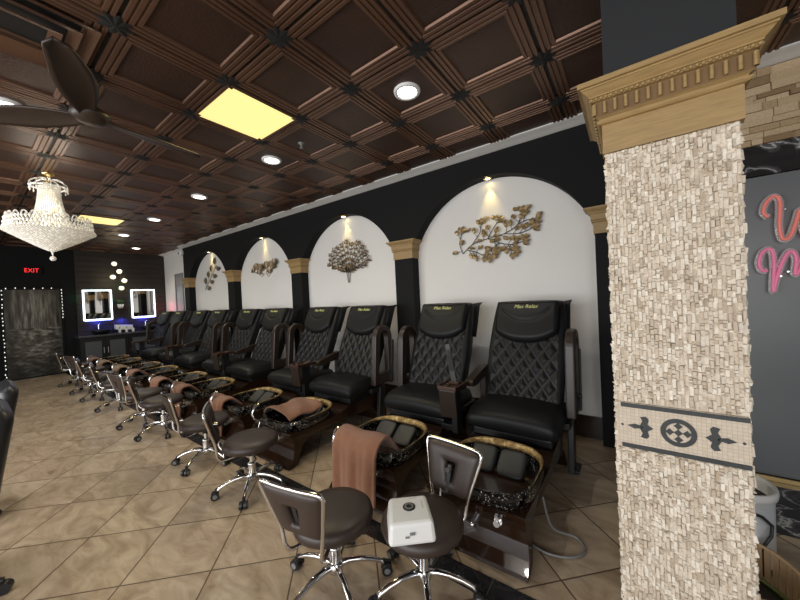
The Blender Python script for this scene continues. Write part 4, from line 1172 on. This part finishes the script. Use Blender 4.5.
    for k, (dy, nm) in enumerate(((-.16, 'pale soap bottle on the vanity, nearest the picture door of the three'), (-.02, 'pale soap bottle on the vanity, middle of the three'), (.12, 'pale soap bottle on the vanity, nearest the corner of the three'))):
        b = empty('soap_bottle', (X + .44, 2.60 + dy, .893), 0, nm, 'bottle', 'bottles on the vanity')
        mb = MB(); mb.lathe([(0, 0), (.026, 0), (.028, .01), (.028, .09), (.012, .105), (.010, .115), (0, .115)], n=16); mb.build('bottle_body', 'silver_white', b); mb = MB(); mb.cyl((0, 0, .114), (0, 0, .145), .006, n=8); mb.box((.010, 0, .147), (.035, .012, .01)); mb.build('pump', 'dark_plastic', b)
    # cluster of globes
    g = empty('pendant_lamp', (-10.78, 2.44, H), 0, 'hanging lamp of five small warm glass globes on thin cords', 'pendant lamp')
    mb = MB(); mb.lathe([(0, -.03), (.15, -.03), (.16, -.02), (.16, 0)], n=28); mb.build('canopy', 'dark_plastic', g)
    for (dy, dx, z) in ((-.08, .0, 2.70), (.0, .06, 2.50), (-.11, -.06, 2.36), (.10, .03, 2.26), (.05, -.04, 2.07)):
        mb = MB(); mb.cyl((dx, dy, -.02), (dx, dy, z - H + .06), .004, n=6); mb.cyl((dx, dy, z - H + .05), (dx, dy, z - H + .09), .02, n=10); cd = mb.build('cord', 'dark_plastic', g)
        mb = MB(); mb.super((dx, dy, z - H), (.056, .056, .056), 2, 2, seg=(20, 12)); mb.build('globe', 'em_globe', g)
    # picture on the white wall beyond the arcade, small camera
    p = empty('framed_picture', (-10.30, YN - .002, 1.95), 0, 'tall dark framed picture on the white wall past the farthest pier', 'picture')
    mb = MB(); mb.ring([(-.27, -.58), (.27, -.58), (.27, .50), (-.27, .50)], [(-.235, -.545), (.235, -.545), (.235, .465), (-.235, .465)], lambda u, v, dd: (u, dd, v), -.03, 0); mb.build('frame', 'grey_plastic', p)
    mb = MB(); mb.box((0, -.006, -.04), (.48, .01, 1.02)); mb.build('print', mat('soft grey photo print', (.22, .21, .21), .4, var=.8, scale=2.5), p)
    c = empty('security_camera', (-9.60, YA, 2.93), 0, 'small white security device high on the far end of the arcade', 'security camera')
    mb = MB(); mb.rbox((0, -.045, 0), (.22, .09, .12), n=5); mb.build('housing', 'white_plastic', c); mb = MB(); mb.cyl((0, -.085, -.01), (0, -.10, -.01), .025, n=14); mb.build('lens', 'dark_plastic', c)
far()

# ------------------------------------------------------------------ sign wall objects on the right
def neon():
    root = empty('neon_sign', (.90, YA, 1.75), 0, 'pink and salmon neon script sign on the slate wall right of the stone pillar', 'neon sign')
    S = {'neon_red': ([(.848, 1.954), (.824, 1.996), (.841, 2.066), (.881, 2.102), (.905, 2.065), (.905, 1.98), (.900, 1.886), (.908, 1.80), (.928, 1.782), (.953, 1.81), (.978, 1.90), (.998, 1.98), (1.006, 1.90), (1.02, 1.81), (1.05, 1.79), (1.08, 1.86), (1.11, 2.02), (1.15, 2.09)], 'letter_w'),
         'neon_pink': ([(.835, 1.564), (.806, 1.572), (.794, 1.63), (.812, 1.70), (.844, 1.724), (.864, 1.69), (.868, 1.60), (.862, 1.50), (.860, 1.41), (.877, 1.494), (.904, 1.609), (.935, 1.685), (.960, 1.688), (.974, 1.631), (.966, 1.53), (.990, 1.56), (1.02, 1.66), (1.05, 1.69), (1.07, 1.62), (1.07, 1.50), (1.11, 1.52)], 'letter_m')}
    for m, (pts, nm) in S.items():
        p = curve2([(x - .90, z - 1.75) for x, z in pts], 8)
        mb = MB(); mb.tube([(x, -.030, z) for x, z in p], .0105, 10); mb.build(nm, m, root)
        mb = MB(); mb.tube([(x, -.016, z) for x, z in p], .024, 8, flat=1); 
        for i, v in enumerate(mb.v): mb.v[i] = (v[0], -.016 + (v[1] + .016) * .12, v[2])
        mb.build('acrylic_backing', 'acrylic', root)
    for (x, z) in ((.930, 2.0), (.935, 1.55), (1.10, 1.9), (.90, 1.52)):
        mb = MB(); mb.cyl((x - .9, 0, z - 1.75), (x - .9, -.025, z - 1.75), .006, n=12); mb.build('standoff', 'chrome', root)
neon()
def trash():
    root = empty('trash_can', (.44, 2.45, 0), 0, 'round brushed steel bin standing behind the stone pillar by the sign wall', 'bin')
    mb = MB(); mb.lathe([(0, .01), (.140, .01), (.143, .03), (.146, .40), (.138, .40), (.135, .03), (0, .03)], n=40); mb.build('body', 'steel', root)
    mb = MB(); mb.lathe([(.140, .365), (.157, .372), (.160, .395), (.157, .412), (.148, .415), (.140, .40)], n=40); mb.build('rim_band', 'silver_white', root)
    mb = MB(); mb.lathe([(.142, .0), (.150, .004), (.150, .022), (.142, .028)], n=40); mb.build('base_ring', 'dark_plastic', root)
    mb = MB(); mb.tube([(.02, -.150, .10), (.06, -.158, .16), (.10, -.130, .22), (.11, -.105, .26), (.07, -.140, .31), (.02, -.155, .33)], .008, 8); mb.box((.045, -.155, .10), (.07, .03, .13)); mb.build('pedal_handle', 'dark_plastic', root, bevel=.006)
    mb = MB(); mb.lathe([(0, .33), (.06, .335), (.134, .345)], n=24); mb.build('bag_liner', 'dark_plastic', root)
trash()
def basket():
    root = empty('slatted_basket', (.350, 2.06, 0), 0, 'round bamboo slat basket with olive edged dark cushion by the stone pillar', 'basket')
    R = .222; n = 46
    mb = MB()
    for k in range(n):
        a = 2 * PI * k / n; c, s = math.cos(a), math.sin(a)
        mb.box((R * c, R * s, .105), (.006, .021, .20), rot=rz_(a))
    mb.lathe([(R - .006, .20), (R + .004, .20), (R + .004, .212), (R - .006, .212), (R - .006, .20)], n=60); mb.lathe([(R - .006, .01), (R + .006, .01), (R + .006, .03), (R - .006, .03), (R - .006, .01)], n=60)
    mb.build('slat_wall', 'bamboo', root)
    mb = MB(); mb.lathe([(0, .0), (R - .004, .0), (R - .004, .012), (0, .012)], n=40); mb.build('base', 'bamboo', root)
    mb = MB(); mb.lathe([(0, .05), (.14, .05), (.19, .042), (.20, .03), (.19, .015), (0, .013)], n=40); mb.build('cushion', 'dark_plastic', root)
    mb = MB(); mb.tube([(.203 * math.cos(2 * PI * q / 48), .203 * math.sin(2 * PI * q / 48), .045) for q in range(48)], .009, 8, closed=True); mb.build('cushion_edge', 'green_rim', root)
basket()

# ------------------------------------------------------------------ client chairs at the left edge
def client(loc, rz, label, R, a0, zs):
    root = empty('client_chair', loc, rz, label, 'chair', 'black client chairs at the left edge')
    mb = MB(); mb.rbox((0, -.30, .50), (.52, .52, .13), n=5); mb.build('seat', 'client_leather', root)
    mb = MB()
    def bk(u, v):
        a = 2 * PI * u; t = v; k = 1 if t < .85 else math.sqrt(max(.0, 1 - ((t - .85) / .15) ** 2)); k = max(k, .02)
        x = .27 * (1 - .10 * (1 - t)) * math.copysign(abs(math.cos(a)) ** (2 / 5), math.cos(a)) * (.75 + .25 * k)
        y = -.06 + .10 * t + .058 * k * math.copysign(abs(math.sin(a)) ** (2 / 3), math.sin(a))
        return (x, y, .40 + .61 * t)
    mb.grid(bk, 40, 24, closed_u=True); mb.build('backrest', 'client_leather', root)
    for s in (-1, 1):
        mb = MB(); mb.tube(curve2([(s * .29, -.02, .62), (s * .30, -.12, .70), (s * .30, -.34, .70), (s * .29, -.46, .64), (s * .28, -.44, .52)], 6), .016, 8); mb.build('armrest', 'chrome', root)
    mb = MB(); mb.cyl((0, -.26, .10), (0, -.26, .45), .030, n=16); mb.build('gas_lift', 'chrome', root)
    for k in range(5):
        a = math.radians(a0 + 72 * k); c, s_ = math.cos(a), math.sin(a)
        mb = MB(); mb.tube([(c * r, -.26 + s_ * r, z) for r, z in ((.0, .115), (R * .3, .11), (R * .75, .085), (R, .07))], [.026, .024, .019, .015], 10); lg = mb.build('leg', 'dark_plastic', root)
        mb = MB(); mb.cyl((c * R - s_ * .022, -.26 + s_ * R + c * .022, .03), (c * R + s_ * .022, -.26 + s_ * R - c * .022, .03), .03, n=18); mb.build('caster', 'dark_plastic', lg, bevel=.004)
    root.scale = (1, 1, zs)
client((-4.0, .155, 0), 0, 'black leather client chair at the left edge, the farther one behind the other', .24, 54, .965)
client((-2.90, .065, 0), 0, 'black leather client chair at the left edge, the nearer one', .30, 68, 1)

# ------------------------------------------------------------------ light
w = bpy.data.worlds.new('world'); sc.world = w; w.use_nodes = True
bg = w.node_tree.nodes['Background']; bg.inputs[0].default_value = (.86, .92, 1, 1); bg.inputs[1].default_value = .16
def area(name, loc, rot, sx, sy, e, col=(1, 1, 1)):
    l = bpy.data.lights.new(name, 'AREA'); l.shape = 'RECTANGLE'; l.size = sx; l.size_y = sy; l.energy = e; l.color = col
    o = bpy.data.objects.new(name, l); C.objects.link(o); o.location = loc; o.rotation_euler = rot; return o
area('shop_window_light', (-3.4, -3.5, 1.5), (PI / 2, 0, 0), 9, 2.2, 345, (.96, .98, 1))
area('entrance_light', (1.9, -1.9, 1.5), (PI / 2, 0, .5), 2.4, 2.2, 38, (1, .98, .95))
def spot(loc, e, ang, col, tgt=None, blend=.6, r=.05):
    l = bpy.data.lights.new('downlight', 'SPOT'); l.energy = e; l.spot_size = math.radians(ang); l.spot_blend = blend; l.color = col; l.shadow_soft_size = r
    o = bpy.data.objects.new('downlight', l); C.objects.link(o); o.location = loc
    d = Vector(tgt if tgt else (loc[0], loc[1], 0)) - Vector(loc); o.rotation_euler = d.to_track_quat('-Z', 'Y').to_euler(); return o
for k, (x, y) in enumerate(LIGHTS): spot((x, y, H - .03), 30 if k == 0 else 42, 125, (1, .95, .86))
for x in (-1.4, -3.2, -5.1): spot((x, -1.6, H - .03), 40, 125, (1, .95, .86))
for x in AC: spot((x, 3.585, 2.785), 9, 60, (1, .72, .25), (x, 3.635, 2.3), 1, .015)
for i in (-4, -12):
    a = area('panel_glow', (TX(i), TY(-1), H - .03), (0, 0, 0), .5, .5, 9, (1, .82, .35))
def point(loc, e, col, r=.1):
    l = bpy.data.lights.new('glow', 'POINT'); l.energy = e; l.color = col; l.shadow_soft_size = r
    o = bpy.data.objects.new('glow', l); C.objects.link(o); o.location = loc
point((-5.28, .63, H - .42), 14, (1, .93, .8), .18)
for yy in (2.1, 2.6, 3.08): spot((XW + .20, yy, 1.24), 7, 125, (.05, .07, 1), (XW, yy, 1.0), .5, .05)  # added spots that throw the blue led glow on the wall, no ceiling fittings
point((XW + .12, 1.70, 1.85), .25, (.1, 1, .25), .05); point((XW + .12, 2.62, 2.12), .25, (.1, 1, .25), .05)
point((-11.0, 3.5, 1.5), 1.6, (1, .12, .2), .08)
point((-10.78, 2.44, 2.35), 4, (1, .8, .5), .1)

sc.view_settings.view_transform = 'Standard'; sc.view_settings.look = 'None'; sc.view_settings.exposure = 0; sc.view_settings.gamma = 1
sc.cycles.use_denoising = True; sc.cycles.max_bounces = 6; sc.cycles.diffuse_bounces = 3; sc.cycles.glossy_bounces = 3; sc.cycles.caustics_reflective = False; sc.cycles.caustics_refractive = False
